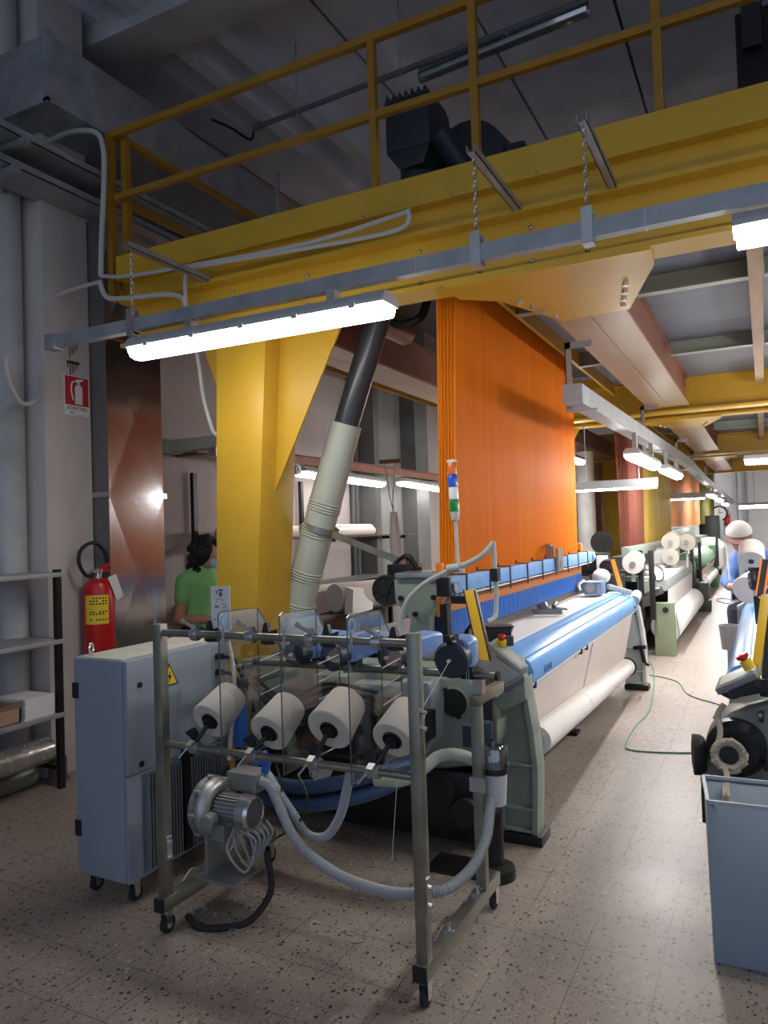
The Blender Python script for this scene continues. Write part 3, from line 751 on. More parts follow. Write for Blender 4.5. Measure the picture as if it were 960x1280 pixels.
# extinguisher
ex, ey = -4.215, 3.785
t = thing('fire_extinguisher', 'red fire extinguisher with yellow label hanging on the pillar behind the grey cabinet', 'fire extinguisher', (ex,ey,0.84))
MB().lathe((ex,ey,0.80), (0,0,1), [(0,0.10), (0.02,0.108), (0.46,0.108), (0.50,0.095), (0.525,0.06), (0.535,0.03)], 28).build('cylinder', red_p, t)
b = MB()
for k in range(9):
    a0, a1 = -2.2+0.17*k+0.55, -2.2+0.17*(k+1)+0.55; r = 0.110
    b.quad((ex+r*math.cos(a0),ey+r*math.sin(a0),1.02), (ex+r*math.cos(a1),ey+r*math.sin(a1),1.02), (ex+r*math.cos(a1),ey+r*math.sin(a1),1.22), (ex+r*math.cos(a0),ey+r*math.sin(a0),1.22))
lb = b.build('label', tagyel, t)
b = MB()
for i, z in enumerate((1.195, 1.175, 1.155, 1.10, 1.085, 1.045)):
    for k in range(6):
        if (i*5+k*3) % 7 == 0: continue
        a0, a1 = -1.30+0.19*k, -1.30+0.19*k+0.12; r = 0.1108
        b.quad((ex+r*math.cos(a0),ey+r*math.sin(a0),z), (ex+r*math.cos(a1),ey+r*math.sin(a1),z), (ex+r*math.cos(a1),ey+r*math.sin(a1),z+0.010), (ex+r*math.cos(a0),ey+r*math.sin(a0),z+0.010))
b.build('label_print', ink, lb)
MB().cyl((ex,ey,1.33), (ex,ey,1.40), 0.025).box(ex-0.02,ex+0.02,ey-0.05,ey+0.02,1.37,1.40).build('valve', chrome, t)
MB().bar((ex,ey,1.39), (ex+0.01,ey+0.10,1.44), 0.03, 0.02).bar((ex,ey,1.375), (ex+0.01,ey+0.10,1.39), 0.03, 0.015).build('lever', red_p, t)
MB().tube([(ex,ey-0.02,1.37), (ex+0.02,ey-0.12,1.36), (ex+0.03,ey-0.19,1.45), (ex+0.03,ey-0.17,1.54), (ex+0.02,ey-0.06,1.585), (ex,ey+0.05,1.53), (ex,ey+0.085,1.43)], 0.013, 8).build('hose', rubber, t)
MB().quad((ex+0.115,ey-0.02,1.34), (ex+0.12,ey+0.05,1.36), (ex+0.10,ey+0.135,1.20), (ex+0.115,ey+0.06,1.17)).build('inspection_tag', paper, t)
MB().box(ex-0.125,ex-0.06,ey-0.03,ey+0.03,1.28,1.38).build('wall_hook', galv_m, t)
# grey steel shelving at the left edge
t = thing('shelf_unit', 'grey steel shelf unit standing before the whitewashed pillar', 'shelf', (-4.3,2.4,0))
for y in (3.36, 1.5):
    for x in (-4.16, -4.55): MB().box(x,x+0.035,y,y+0.04,0,1.42).build('post', black_m, t)
for z in (1.40, 0.965, 0.49): MB().box(-4.57,-4.115,1.48,3.41,z-0.03,z).build('shelf', galv_m, t, bevel=0.003)
MB().box(-4.55,-4.16,3.36,3.39,0.12,0.15).build('foot_rail', black_m, t)
# what lies on it
b = MB().box(-4.5,-4.17,2.7,3.02,0.49,0.60); t = thing('cardboard_box', 'open brown cardboard box on the lowest shelf', 'box', (-4.33,2.9,0.49))
MB().box(-4.45,-4.15,2.86,2.87,0.49,0.60).box(-4.45,-4.15,3.09,3.10,0.49,0.60).box(-4.45,-4.44,2.86,3.10,0.49,0.60).box(-4.16,-4.15,2.86,3.10,0.49,0.58).box(-4.45,-4.15,2.86,3.10,0.49,0.495).build('carton', kraft, t)
MB().add([(-4.15,2.86,0.585), (-4.15,3.10,0.585), (-4.13,3.10,0.63), (-4.13,2.86,0.60)], [(0,1,2,3)]).build('flap', kraft, t)
t = thing('paper_stack', 'stack of white printed sheets beside the brown box on the shelf', 'papers', (-4.28,3.23,0.49))
b = MB()
for k in range(14): b.box(-4.42+0.004*(k%3),-4.14+0.004*(k%2),3.12+0.003*((k*5)%4),3.335,0.49+0.0095*k,0.4985+0.0095*k)
b.build('sheets', paper, t)
for i, (y0_, r, x, z, lab) in enumerate(((0,0.085,-4.20,0.26,'shiny wrapped roll lying on the foot rail of the shelf unit'),)):
    t = thing('wrapped_roll', lab, 'roll', (x,2.5,z-r))
    MB().lathe((x,1.2,z), (0,1,0), [(0,r*0.9),(0.02,r),(2.1,r),(2.13,r*0.9),(2.135,r*0.3)], 24).build('roll', M('shiny_film', (0.5,0.5,0.48), 0.22, 0.7, var=0.15, scale=14, bump=0.2, bscale=20), t)
tag(MB().lathe((-4.36,1.4,0.085), (0,1,0), [(0,0.07),(0.02,0.08),(1.9,0.08),(1.93,0.07)], 24).build('wrapped_roll', M('dull_green_film', (0.22,0.24,0.18), 0.35, 0.4, var=0.15, scale=10)), 'dull green roll lying on the floor under the shelf unit', 'roll')
tag(MB().box(-4.33,-4.25,3.43,3.52,0,0.16).box(-4.34,-4.24,3.42,3.53,0.0,0.03).build('wood_block', wood, bevel=0.004), 'small brown block standing at the foot of the pillar', 'block')

# ------------------------------------------------------------------ electrical cabinet
t = thing('electrical_cabinet', 'tall grey-blue electrical cabinet on castors standing by the creel frame', 'cabinet', (-2.68,2.75,0))
cx0, cx1, cy0, cy1, cz0, cz1 = -2.845, -2.515, 2.40, 3.09, 0.095, 1.066
MB().box(cx0,cx1-0.028,cy0,cy1,cz0,cz1).build('body', cabgrey, t, bevel=0.008)
MB().box(cx0+0.008,cx1-0.032,cy0+0.008,cy1-0.01,cz1-0.002,cz1+0.006).build('top_plate', cabtop, t, bevel=0.002)
dr = MB().box(cx1-0.027,cx1,cy0+0.002,cy1-0.13,cz0+0.47,cz1-0.002).build('door', cabgrey, t, bevel=0.005)
for z in (0.95, 0.60):
    MB().cyl((cx1,cy0+0.075,z), (cx1+0.006,cy0+0.075,z), 0.013).box(cx1+0.006,cx1+0.008,cy0+0.066,cy0+0.084,z-0.002,z+0.002).build('lock', black, dr)
MB().box(cx1-0.02,cx1-0.006,cy1-0.128,cy1,cz0+0.47,cz1-0.02).build('side_panel', cabgrey, t)
MB().box(cx1-0.027,cx1-0.01,cy0+0.002,cy1,cz0,cz0+0.465).build('lower_panel', cabgrey, t, bevel=0.004)
b = MB()
for k in range(31):
    y = cy0+0.10+0.0185*k
    if abs(y-(cy0+0.34)) > 0.02: b.box(cx1-0.012,cx1+0.020,y,y+0.006,0.125,0.545)
b.box(cx1-0.012,cx1-0.006,cy0+0.085,cy1-0.02,0.12,0.55)
b.build('heat_sink', M('anodised_fins', (0.30,0.33,0.36), 0.35, 0.6), t)
MB().box(cx1-0.005,cx1+0.015,cy0+0.33,cy0+0.40,0.12,0.60).build('post', black_m, t)
for z in (0.92, 0.30): MB().box(cx0-0.004,cx0+0.03,cy0-0.008,cy0+0.004,z-0.035,z+0.035).build('hinge', black, t, bevel=0.002)
MB().box(cx0-0.012,cx0,cy0+0.02,cy1-0.02,cz0+0.05,cz1-0.03).build('rear_door', cabgrey, t)
MB().torus((cx0+0.06,cy0+0.05,cz1+0.038), (1,0.5,0), 0.022, 0.0055).cyl((cx0+0.06,cy0+0.05,cz1), (cx0+0.06,cy0+0.05,cz1+0.018), 0.010).build('lifting_eye', chrome, t)
yc, zc = cy0+0.262, 0.950
b = MB().prism([(cx1,yc-0.058,zc-0.04), (cx1,yc+0.058,zc-0.04), (cx1,yc,zc+0.065)], (0.002,0,0)); wt = b.build('warning_sign', ink, t)
MB().prism([(cx1+0.002,yc-0.047,zc-0.034), (cx1+0.002,yc+0.047,zc-0.034), (cx1+0.002,yc,zc+0.052)], (0.001,0,0)).build('yellow_field', tagyel, wt)
MB().prism([(cx1+0.003,yc+0.006,zc+0.028), (cx1+0.003,yc-0.014,zc-0.002), (cx1+0.003,yc-0.001,zc-0.002), (cx1+0.003,yc-0.008,zc-0.028), (cx1+0.003,yc+0.014,zc+0.006), (cx1+0.003,yc+0.001,zc+0.006)], (0.001,0,0)).build('lightning_bolt', ink, wt)
b = MB()
for z in (0.99, 0.91, 0.80, 0.70):
    b.cyl((cx1-0.005,cy1-0.08,z), (cx1+0.035,cy1-0.08,z), 0.016, n=12)
    b.tube([(cx1+0.03,cy1-0.08,z), (cx1+0.09,cy1-0.06,z-0.02), (cx1+0.12,cy1-0.02,z-0.14), (cx1+0.12,cy1+0.05,z-0.3)], 0.010, 6)
b.each('cable_plug', black, t)
def caster(parent, x, y, z_top, r=0.035, name='caster', yaw=0.0):
    c = MB(); ex_ = V((math.cos(yaw), math.sin(yaw), 0)); ey_ = V((-math.sin(yaw), math.cos(yaw), 0)); p = V((x,y,0))
    c.cyl((x,y,z_top-0.012), (x,y,z_top), 0.022, n=14)
    for s in (-1,1): c.obox(p+ex_*(s*0.017)+ey_*0.008+V((0,0,(z_top+r)/2)), 0.003, 0.03, z_top-r, ex_, ey_)
    o = c.build(name, chrome, parent)
    w = p+ey_*0.012
    MB().lathe(w-ex_*0.012+V((0,0,r)), ex_, [(0,r*0.75),(0.003,r),(0.021,r),(0.024,r*0.75)], 20).build('wheel', rubber, o)
    MB().lathe(w-ex_*0.016+V((0,0,r)), ex_, [(0,0.006),(0.001,r*0.45),(0.031,r*0.45),(0.032,0.006)], 14).build('hub', chrome, o)
    return o
for x in (cx0+0.05, cx1-0.04):
    for y in (cy0+0.05, cy1-0.06): caster(t, x, y, cz0, 0.034)

# ------------------------------------------------------------------ exhaust tube
ye = 4.12
a, bq, c = AY(480,372,ye), AY(433,530,ye), AY(372,775,ye)
t = thing('exhaust_tube', 'slanting exhaust tube, dark grey above and pale green below, behind the creel frame', 'tube', c)
d = (c-a).normalized()
MB().cyl(a, bq+d*0.05, 0.081, n=28).build('upper_tube', darkpipe, t)
L_ = (c-bq).length; pr = [(0,0.092),(0.0,0.100),(0.25,0.100),(0.251,0.104),(0.36,0.104)]
zz = 0.43
for grp in (0.42, 0.56, 0.80, 0.98, 1.06):
    for k in range(4): pr += [(L_*grp/1.0*0.93+0.018*k, 0.104), (L_*grp*0.93+0.018*k+0.005, 0.112), (L_*grp*0.93+0.018*k+0.010, 0.104)]
pr += [(L_*1.03, 0.104)]
pr = sorted(pr[:5])+sorted(p for p in pr[5:])
MB().lathe(bq, d, [(min(tt, L_*1.06), r) for tt, r in pr], 30).build('lower_tube', palegreen, t)
q = AY(402,660,ye)
MB().lathe(q-d*0.018, d, [(0,0.107),(0,0.115),(0.036,0.115),(0.036,0.107)], 30).obox(q+V((-0.125,-0.03,0.0)), 0.04, 0.03, 0.06, (1,0,0), (0,1,0)).build('clamp_band', galv, t)
q = AY(380,765,ye); MB().lathe(c-d*0.02, (0.1,0.05,-1), [(0,0.115),(0.12,0.16),(0.25,0.17),(0.28,0.10)], 24).build('socket', palegreen, t)
p0, p1 = AY(416,668,ye-0.1), AY(512,706,3.9)
MB().bar(p0, p1, 0.012, 0.04).build('brace', galv, t)
MB().cyl(p1+V((-0.03,-0.02,0)), p1+V((0.06,0.03,-0.01)), 0.008, n=8).box(p1.x-0.03,p1.x-0.01,p1.y-0.03,p1.y+0.01,p1.z-0.02,p1.z+0.035).build('clamp', M('copper_clamp',(0.5,0.22,0.12),0.4,0.7), t)

# ------------------------------------------------------------------ things behind: work table, racks, rolls, hank
t = thing('wall_rack', 'long steel rack with upright black posts holding cloth rolls on the wall', 'rack', (-4.45,7.6,0))
for y in (5.35, 7.15, 9.0):
    MB().box(-4.74,-4.70,y,y+0.05,0,2.2).build('post', black_m, t)
    MB().box(-4.72,-4.28,y,y+0.04,1.50,1.54).each('arm', black_m, t)
    MB().box(-4.72,-4.2,y,y+0.04,0.99,1.03).each('arm', black_m, t)
MB().box(-4.70,-4.26,5.32,9.3,1.545,1.56).build('shelf_board', wood, t)
MB().box(-4.70,-4.16,5.32,9.3,1.035,1.05).box(-4.18,-4.16,5.32,9.3,0.98,1.05).build('shelf_board', galv_m, t)
rl = [(-4.45,5.4,1.3,0.065,1.625,cloth_b,'beige cloth roll on the wall rack behind the person in green'), (-4.50,6.9,1.5,0.07,1.63,rollc,'white cloth roll on the upper board of the wall rack behind the exhaust tube'), (-4.35,7.0,1.2,0.05,1.61,rollc,'thinner white roll in front of its thicker neighbour on the wall rack')]
for x, y, ln, r, z, m, lab in rl:
    t = thing('cloth_roll', lab, 'cloth roll', (x,y+ln/2,z-r), 'cloth rolls on the wall rack')
    MB().cyl((x,y,z), (x,y+ln,z), r, n=22).build('cloth', m, t)
    MB().cyl((x,y-0.03,z), (x,y+ln+0.03,z), r*0.5, n=16).build('core', kraft, t)
tag(MB().box(-4.6,-4.4,7.5,7.7,1.56,1.66).box(-4.61,-4.39,7.49,7.71,1.66,1.68).build('carton', cloth_b, bevel=0.005), 'small pale carton on the upper board of the wall rack', 'carton')
t = thing('work_table', 'low brown work table along the wall behind the yellow column', 'table', (-4.1,6.6,0))
MB().box(-4.72,-3.55,5.3,9.2,0.80,0.84).build('table_top', wood, t, bevel=0.004)
MB().box(-4.70,-4.66,5.3,9.2,0.3,0.80).build('back_board', wood, t)
for x in (-4.6,-3.65):
    for y in (5.4, 9.05): MB().box(x,x+0.05,y,y+0.05,0,0.80).build('leg', black_m, t)
for i, (x, y, ln, r, lab) in enumerate(((-3.95,5.9,0.9,0.13,'fat cream cloth roll beside the exhaust tube on the brown work table'), (-3.62,6.1,1.1,0.14,'fat cream cloth roll on the brown table next to the black wheel'), (-3.75,7.3,1.0,0.11,'cream cloth roll at the back of the brown work table'))):
    t = thing('fabric_roll', lab, 'cloth roll', (x,y,0.84), 'cream rolls on the work table')
    MB().lathe((x-0.05,y,0.84+r), (0.35,1,0), [(0,0.03),(0.002,r*0.96),(0.02,r),(ln-0.02,r),(ln-0.002,r*0.96),(ln,0.03)], 24).build('cloth', cloth_b if i != 2 else cloth, t)
    MB().prism([(x+0.07,y+0.02,0.84+r*1.75), (x+0.15,y+0.02,0.84+r*1.55), (x+0.21,y-0.12,0.845), (x+0.13,y-0.12,0.845)], (0.0,0.4,0.004)).build('loose_end', cloth, t)
# hanging white hank
q = AY(493,632,5.2)
t = thing('yarn_hank', 'white yarn hank hanging on two strings beside the orange harness', 'yarn', AY(495,725,5.2))
pr = []
h = (AY(492,640,5.2)-AY(497,722,5.2)).length
for k in range(26):
    f_ = k/25; r = 0.048*math.sin(PI*min(1, 0.12+f_*0.9))**0.5*(0.8+0.25*f_)+0.004*math.sin(k*2.3)
    pr.append((h*f_, max(0.006, r)))
MB().lathe(AY(492,640,5.2), AY(497,722,5.2)-AY(492,640,5.2), pr, 14).build('hank', M('bright_white_yarn', (0.9,0.9,0.88), 0.8, bump=0.4, bscale=90), t)
q0 = AY(492,640,5.2)
MB().tube([q0, q0+V((-0.03,0,0.14)), q0+V((-0.06,0,0.40))], 0.005, 6).tube([q0, q0+V((0.0,0,0.14)), q0+V((0.03,0,0.40))], 0.005, 6).build('string', cloth_b, t)
MB().box(q0.x-0.1,q0.x+0.08,5.18,5.22,q0.z+0.38,q0.z+0.41).build('hook_bar', redbrown, t)
qe = AY(497,722,5.2); MB().lathe(qe+V((0,0,0.02)), (0.15,0,-1), [(0,0.03),(0.1,0.045),(0.16,0.03),(0.2,0.01)], 10).build('tail', M('bright_white_yarn', (0.9,0.9,0.88)), t)

# ------------------------------------------------------------------ jacquard machine on the gantry
t = thing('jacquard_machine', 'dark jacquard machine with finned motor behind the yellow handrail', 'machine', (-1.9,6,3.24))
MB().box(-2.55,-1.55,4.6,8.7,3.30,3.95).build('body', M('jacquard_dark', (0.045,0.05,0.06), 0.45, var=0.15, scale=6), t, bevel=0.02)
ym = 5.0
a, b2 = AY(482,122,ym), AY(538,190,ym)
cx = (a.x+AY(536,150,ym).x)/2
tl, br = AY(481,135,ym), AY(537,172,ym)
mo = MB().box(tl.x,br.x,ym,ym+0.42,br.z-0.03,tl.z+0.02).prism([(tl.x,ym,br.z-0.03), (br.x,ym,br.z-0.03), (br.x-0.06,ym,br.z-0.17), (tl.x+0.10,ym,br.z-0.17)], (0,0.42,0)).build('motor', M('jacquard_motor', (0.035,0.042,0.055), 0.45), t, bevel=0.012)
b = MB()
for k in range(7):
    x = tl.x+0.02+(br.x-tl.x-0.05)*k/6; b.prism([(x-0.022,ym,tl.z+0.02), (x+0.022,ym,tl.z+0.02), (x,ym,tl.z+0.09)], (0,0.42,0))
b.each('cooling_fin', M('jacquard_motor', (0,0,0)), mo)
MB().cyl(((tl.x+br.x)/2,ym+0.2,3.9), ((tl.x+br.x)/2,ym+0.2,br.z), 0.145, n=24).build('pedestal', M('jacquard_dark',(0,0,0)), t)
p0, p1 = AY(548,165,ym), AY(582,205,ym)
MB().cyl(p0, V((-1.72,5.4,3.95)), 0.085, n=20).build('drive_shaft_tube', M('jacquard_motor',(0,0,0)), t)
dc = AY(590,185,5.6)
MB().lathe((dc.x,5.45,dc.z-0.14), (0,1,0), [(0,0.18),(0.02,0.30),(0.35,0.33),(0.6,0.33),(0.64,0.2)], 26).box(dc.x-0.1,dc.x+0.45,5.5,6.2,3.9,dc.z-0.10).build('gear_cover', M('jacquard_dark',(0,0,0)), t, bevel=0.01)
MB().lathe((-2.35,4.55,3.08), (0,1,0), [(0,0.0),(0.01,0.09),(0.5,0.09)], 18).build('drive_roller', M('copper_brown', (0.25,0.11,0.06), 0.35, 0.4), t)
MB().box(-2.30,-1.9,4.45,4.9,3.24,3.34).build('red_housing', M('dark_red_metal',(0.20,0.02,0.015),0.4), t, bevel=0.01)
MB().tube([(-2.2,4.6,3.25), (-2.25,4.55,3.12), (-2.2,4.6,3.02), (-2.05,4.65,3.05), (-2.0,4.7,3.2)], 0.03, 8).build('hose', black, t)
q = AY(922,100,4.4); bx = MB().box(q.x,q.x+0.5,4.25,4.6,3.49,4.25).box(q.x+0.06,q.x+0.10,4.3,4.34,4.25,5.2)
t = thing('control_box', 'black box standing on the gantry deck over the aisle', 'box', (q.x+0.25,4.4,3.235))
MB().box(q.x,q.x+0.5,4.25,4.6,3.235,4.22).build('housing', black_m, t, bevel=0.01)
MB().box(q.x+0.03,q.x+0.12,4.2,4.25,4.0,4.3).cyl((q.x+0.06,4.3,4.2), (q.x+0.06,4.3,5.3), 0.022, n=8).build('cable', black, t)
# ================================================================== CREEL FRAME
CY = 2.29
XLc, XRc = -2.228, -1.080
t = thing('creel_frame', 'wheeled steel creel frame carrying four yarn cones and a blower', 'frame', (-1.65,2.6,0))
creel = t
w = 0.042
for x in (XLc, XRc): MB().box(x-w/2,x+w/2,CY,CY+w,0.10,1.25).build('post', zinc, t, bevel=0.003)
YB = 3.04
for x in (XLc, XRc):
    MB().box(x-0.025,x+0.025,CY-0.02,YB,0.098,0.150).build('foot_beam', zinc, t, bevel=0.003)
    MB().box(x-0.026,x+0.026,CY-0.023,CY-0.018,0.097,0.151).build('end_cap', black, t)
    for y in (CY+0.012, YB-0.03): caster(t, x, y, 0.098, 0.036)
    b = MB()
    for y in (2.52, 2.82):
        b.cyl((x+0.005,y,0.15), (x+0.005,y,0.185), 0.008, n=8).box(x-0.02,x+0.02,y-0.012,y+0.012,0.15,0.156)
        b.tube([(x+0.02,y,0.165), (x+0.03,y-0.03,0.19), (x+0.01,y-0.07,0.20), (x-0.01,y-0.10,0.16)], 0.002, 5)
    b.each('wing_bolt', chrome, t)
# rear posts with the slanting arm, right one visible
for x in (XRc+0.012, XLc):
    MB().box(x-w/2,x+w/2,2.84,2.84+w,0.15,0.885).build('rear_post', zinc, t, bevel=0.003)
    MB().box(x-w/2,x+w/2,2.84,3.16,0.885,0.925).build('top_arm', zinc, t, bevel=0.003)
b = MB()
for x, z in ((XRc, 0.985), (XRc,0.93), (XRc,0.40), (XRc, 0.34), (XLc,0.37),(XLc,0.31)): b.cyl((x+w/2,CY+0.02,z), (x+w/2+0.016,CY+0.02,z), 0.008, n=8)
b.box(XRc+w/2,XRc+w/2+0.006,CY+0.006,CY+0.034,0.32,0.43).box(XLc+w/2,XLc+w/2+0.006,CY+0.006,CY+0.034,0.30,0.39)
b.each('stop_plate', chrome, t)
zb, zl = 1.215, 0.763
MB().cyl((XLc,CY+0.02,zb), (XRc,CY+0.02,zb), 0.0145, n=18).build('top_bar', zinc, t)
MB().cyl((XLc,CY+0.02,zl), (XRc,CY+0.02,zl), 0.0145, n=18).build('lower_bar', zinc, t)
MB().cyl((-2.2,2.90,1.0), (-0.995,2.90,1.0), 0.018, n=18).build('feeder_bar', zinc, t)
MB().cyl((-0.995,2.90,1.0), (-0.98,2.90,1.0), 0.0195, n=18).build('bar_cap', black, t)
for x in (XRc+0.012, XLc): MB().box(x-0.02,x+0.02,2.88,2.92,0.925,0.985).build('bar_saddle', galv, t)
def clampset(x, z, lev):
    b = MB()
    b.lathe((x-0.018,CY+0.02,z), (1,0,0), [(0,0.016),(0,0.023),(0.036,0.023),(0.036,0.016)], 16)
    b.obox((x,CY+0.02,z+0.028), 0.026, 0.022, 0.022, (1,0,0), (0,1,0))
    b.cyl((x,CY+0.02,z+0.02), (x-0.035,CY-0.01,z+0.052), 0.007, n=8)
    b.cyl((x-0.035,CY-0.01,z+0.052), (x-0.042,CY-0.016,z+0.058), 0.0095, n=8)
    b.lathe((x-0.012,CY+0.02,z), (1,0,0), [(0,0.027),(0.024,0.027)], 14)
    b.build('clamp', chrome, creel)
    b = MB()
    b.prism([(x+0.045,CY+0.04,z+0.050), (x+0.058,CY+0.04,z+0.052), (x+0.066,CY+0.04,z+0.016), (x+0.095,CY+0.04,z+0.026), (x+0.088,CY+0.04,z+0.004), (x+0.030,CY+0.04,z+0.004)], (0,0.02,0))
    b.prism([(x+0.030,CY+0.04,z-0.012), (x+0.085,CY+0.04,z-0.012), (x+0.095,CY+0.04,z-0.030), (x+0.045,CY+0.04,z-0.034), (x+0.026,CY+0.04,z-0.028)], (0,0.02,0))
    b.box(x+0.05,x+0.07,CY+0.04,CY+0.06,z-0.02,z+0.01)
    b.build('yarn_brake', black, creel)
TOPX = [AY(px,790,CY).x for px in (240, 310, 385, 468)]
for x in TOPX: clampset(x, zb, 1)
# cone pegs on the lower bar
cax = V((0.03, 0.87, 0.48)).normalized()
CC = []
for px, py, sx in ((262,902,245), (336,917,318), (411,913,394), (490,926,468)):
    CC.append((AY(px,py,2.345), AY(sx,945,CY+0.02).x))
for cc, sx in CC:
    b = MB()
    b.lathe((sx-0.02,CY+0.02,zl), (1,0,0), [(0,0.016),(0,0.024),(0.04,0.024),(0.04,0.016)], 16)
    b.obox((sx,CY-0.005,zl+0.015), 0.026, 0.03, 0.03, (1,0,0), (0,1,0.5))
    b.bar((sx-0.01,CY-0.01,zl+0.015), (sx-0.042,CY-0.03,zl-0.030), 0.016, 0.006)
    b.build('peg_clamp', galv, creel)
    b = MB()
    q = V((sx,CY+0.02,zl+0.02))
    b.cyl(q, cc+cax*0.0, 0.009, n=10)
    b.lathe(cc-cax*0.005, cax, [(-0.012,0.012),(-0.012,0.022),(0.01,0.026),(0.05,0.026)], 16)
    b.prism([q+V((-0.055,0,0.035)), q+V((-0.01,0,0.005)), q+V((0.0,0,0.04)), q+V((-0.02,0,0.055))], (0,0.02,0))
    b.build('cone_peg', black, creel)
lab = ('first cream yarn cone on the creel, in front of the grey cabinet', 'second cream cone from the cabinet on the creel frame', 'third cream cone from the cabinet, the largest on the creel frame', 'fourth cream cone on the creel, half hidden by the post')
for i, (cc, sx) in enumerate(CC):
    t = thing('yarn_cone', lab[i], 'yarn cone', cc, 'yarn cones on the creel')
    R0 = (0.083, 0.084, 0.090, 0.077)[i]; ln = 0.16
    MB().lathe(cc, cax, [(0.004,0.036),(0.0,R0*0.96),(0.006,R0),(ln-0.006,R0*0.83),(ln,R0*0.79),(ln-0.004,0.032)], 40, cap=False).build('yarn', yarn, t)
    MB().lathe(cc, cax, [(0.0,0.036),(-0.003,0.036),(-0.003,0.031),(ln+0.02,0.024),(ln+0.02,0.028),(ln-0.005,0.032)], 24, cap=False).build('core', card, t)
# clear separators
pl_x = [AY(px,790,CY).x for px in (277, 353, 437)]
for i, x in enumerate(pl_x):
    t = thing('clear_panel', ('clear acrylic separator between first and second yarn cone from the cabinet', 'clear acrylic separator between second and third yarn cone from the cabinet', 'clear acrylic separator between the third and fourth yarn cone from the cabinet')[i], 'panel', (x,2.4,0.72), 'clear separators on the creel')
    y0, y1 = CY-0.02, CY+0.40
    pf = [(x,y0,0.72), (x,y1,0.72), (x,y1,1.10), (x,y1-0.17,1.30), (x,y0+0.02,1.31), (x,y0,1.30)]
    MB().prism(pf, (0.003,0,0)).build('sheet', acryl, t)
    b = MB()
    for k in range(6): b.bar(V(pf[k])+V((0.0015,0,0)), V(pf[(k+1)%6])+V((0.0015,0,0)), 0.0035, 0.0035, (1,0,0))
    b.bar((x+0.0015,y1-0.17,0.72), (x+0.0015,y1-0.17,1.30), 0.003, 0.003, (1,0,0))
    b.build('edge', acryl_e, t)
    b = MB()
    for z in (0.80, 0.87, 0.94, 1.01, 1.08): b.bar((x+0.0015,y1-0.165,z), (x+0.0015,y1-0.005,z+0.012), 0.003, 0.004, (1,0,0))
    b.build('bend_line', acryl_l, t)
    MB().torus((x-0.002,CY+0.02,1.27), (1,0,0), 0.022, 0.003, 20, 6).box(x-0.004,x+0.008,CY+0.005,CY+0.035,1.19,1.245).build('mount', chrome, t)
# paper with diagram behind the top bar
c0 = AY(263,733,CY+0.05); c1 = AY(288,778,CY+0.05)
t = thing('instruction_sheet', 'small white sheet with drawings held upright on the creel top bar', 'sheet', (c0.x,CY+0.05,c1.z))
MB().box(c0.x,c1.x,CY+0.05,CY+0.053,c1.z-0.03,c0.z).build('card', paper, t)
W_, H_ = c1.x-c0.x, c0.z-c1.z
b = MB()
def rct(u0, u1, v0, v1): b.box(c0.x+W_*u0, c0.x+W_*u1, CY+0.0488, CY+0.0498, c1.z+H_*v0, c1.z+H_*v1)
rct(0.42,0.66,0.86,0.92); rct(0.30,0.36,0.78,0.88); rct(0.45,0.62,0.72,0.84); rct(0.2,0.42,0.42,0.46); rct(0.2,0.42,0.40,0.41)
for u0,u1,v0,v1 in ((0.3,0.62,0.64,0.655), (0.6,0.62,0.56,0.655), (0.3,0.32,0.56,0.655), (0.55,0.8,0.5,0.515), (0.78,0.8,0.40,0.515), (0.6,0.8,0.40,0.415), (0.15,0.3,0.06,0.085)): rct(u0,u1,v0,v1)
b.build('drawing', M('grey_ink', (0.15,0.16,0.17), 0.7), t)

# blower on the left foot beam
bc = AX(268,1008,-2.17); by, bz = bc.y, bc.z
t = thing('blower', 'cast aluminium side-channel blower with ribbed motor on the creel foot beam', 'blower', (-2.2,by,0.15))
MB().torus((-2.165,by,bz), (1,0,0), 0.088, 0.036, 40, 14).cyl((-2.195,by,bz), (-2.14,by,bz), 0.085, n=32).lathe((-2.215,by,bz), (1,0,0), [(0,0.05),(0,0.120),(0.012,0.128),(0.026,0.128),(0.026,0.06)], 40).build('impeller_housing', alu, t)
b = MB()
for k in range(8):
    a = 2*PI*k/8; b.cyl((-2.20,by+0.126*math.cos(a),bz+0.126*math.sin(a)), (-2.17,by+0.126*math.cos(a),bz+0.126*math.sin(a)), 0.009, n=8)
b.each('bolt', alu, t)
MB().lathe((-2.13,by,bz), (1,0,0), [(0,0.055),(0.12,0.055)], 28).build('motor', M('motor_grey',(0.25,0.25,0.24),0.5,0.3), t)
b = MB()
for k in range(26):
    a = 2*PI*k/26; y_, z_ = math.cos(a), math.sin(a)
    b.obox((-2.07,by+0.060*y_,bz+0.060*z_), 0.12, 0.004, 0.014, (1,0,0), (0,-z_,y_))
b.build('cooling_fin', alu, t)
fc = MB().lathe((-2.01,by,bz), (1,0,0), [(0,0.066),(0.0,0.072),(0.045,0.072),(0.058,0.062),(0.058,0.058),(0.054,0.056)], 32, cap=False).build('fan_cover', chrome, t)
b = MB()
for k in range(-4,5):
    h = math.sqrt(max(0, 0.055**2-(k*0.012)**2)); b.box(-1.956,-1.953,by-h,by+h,bz+k*0.012-0.0015,bz+k*0.012+0.0015).box(-1.956,-1.953,by+k*0.012-0.0015,by+k*0.012+0.0015,bz-h,bz+h)
b.build('grille', chrome, fc)
MB().cyl((-1.962,by,bz), (-1.958,by,bz), 0.056, n=24).build('fan_shadow_plate', black, fc)
MB().lathe((-2.12,by-0.075,bz-0.02), (0.2,-1,0), [(0,0.034),(0.05,0.034),(0.055,0.028)], 8).build('terminal_box', M('motor_grey',(0,0,0)), t, bevel=0.004)
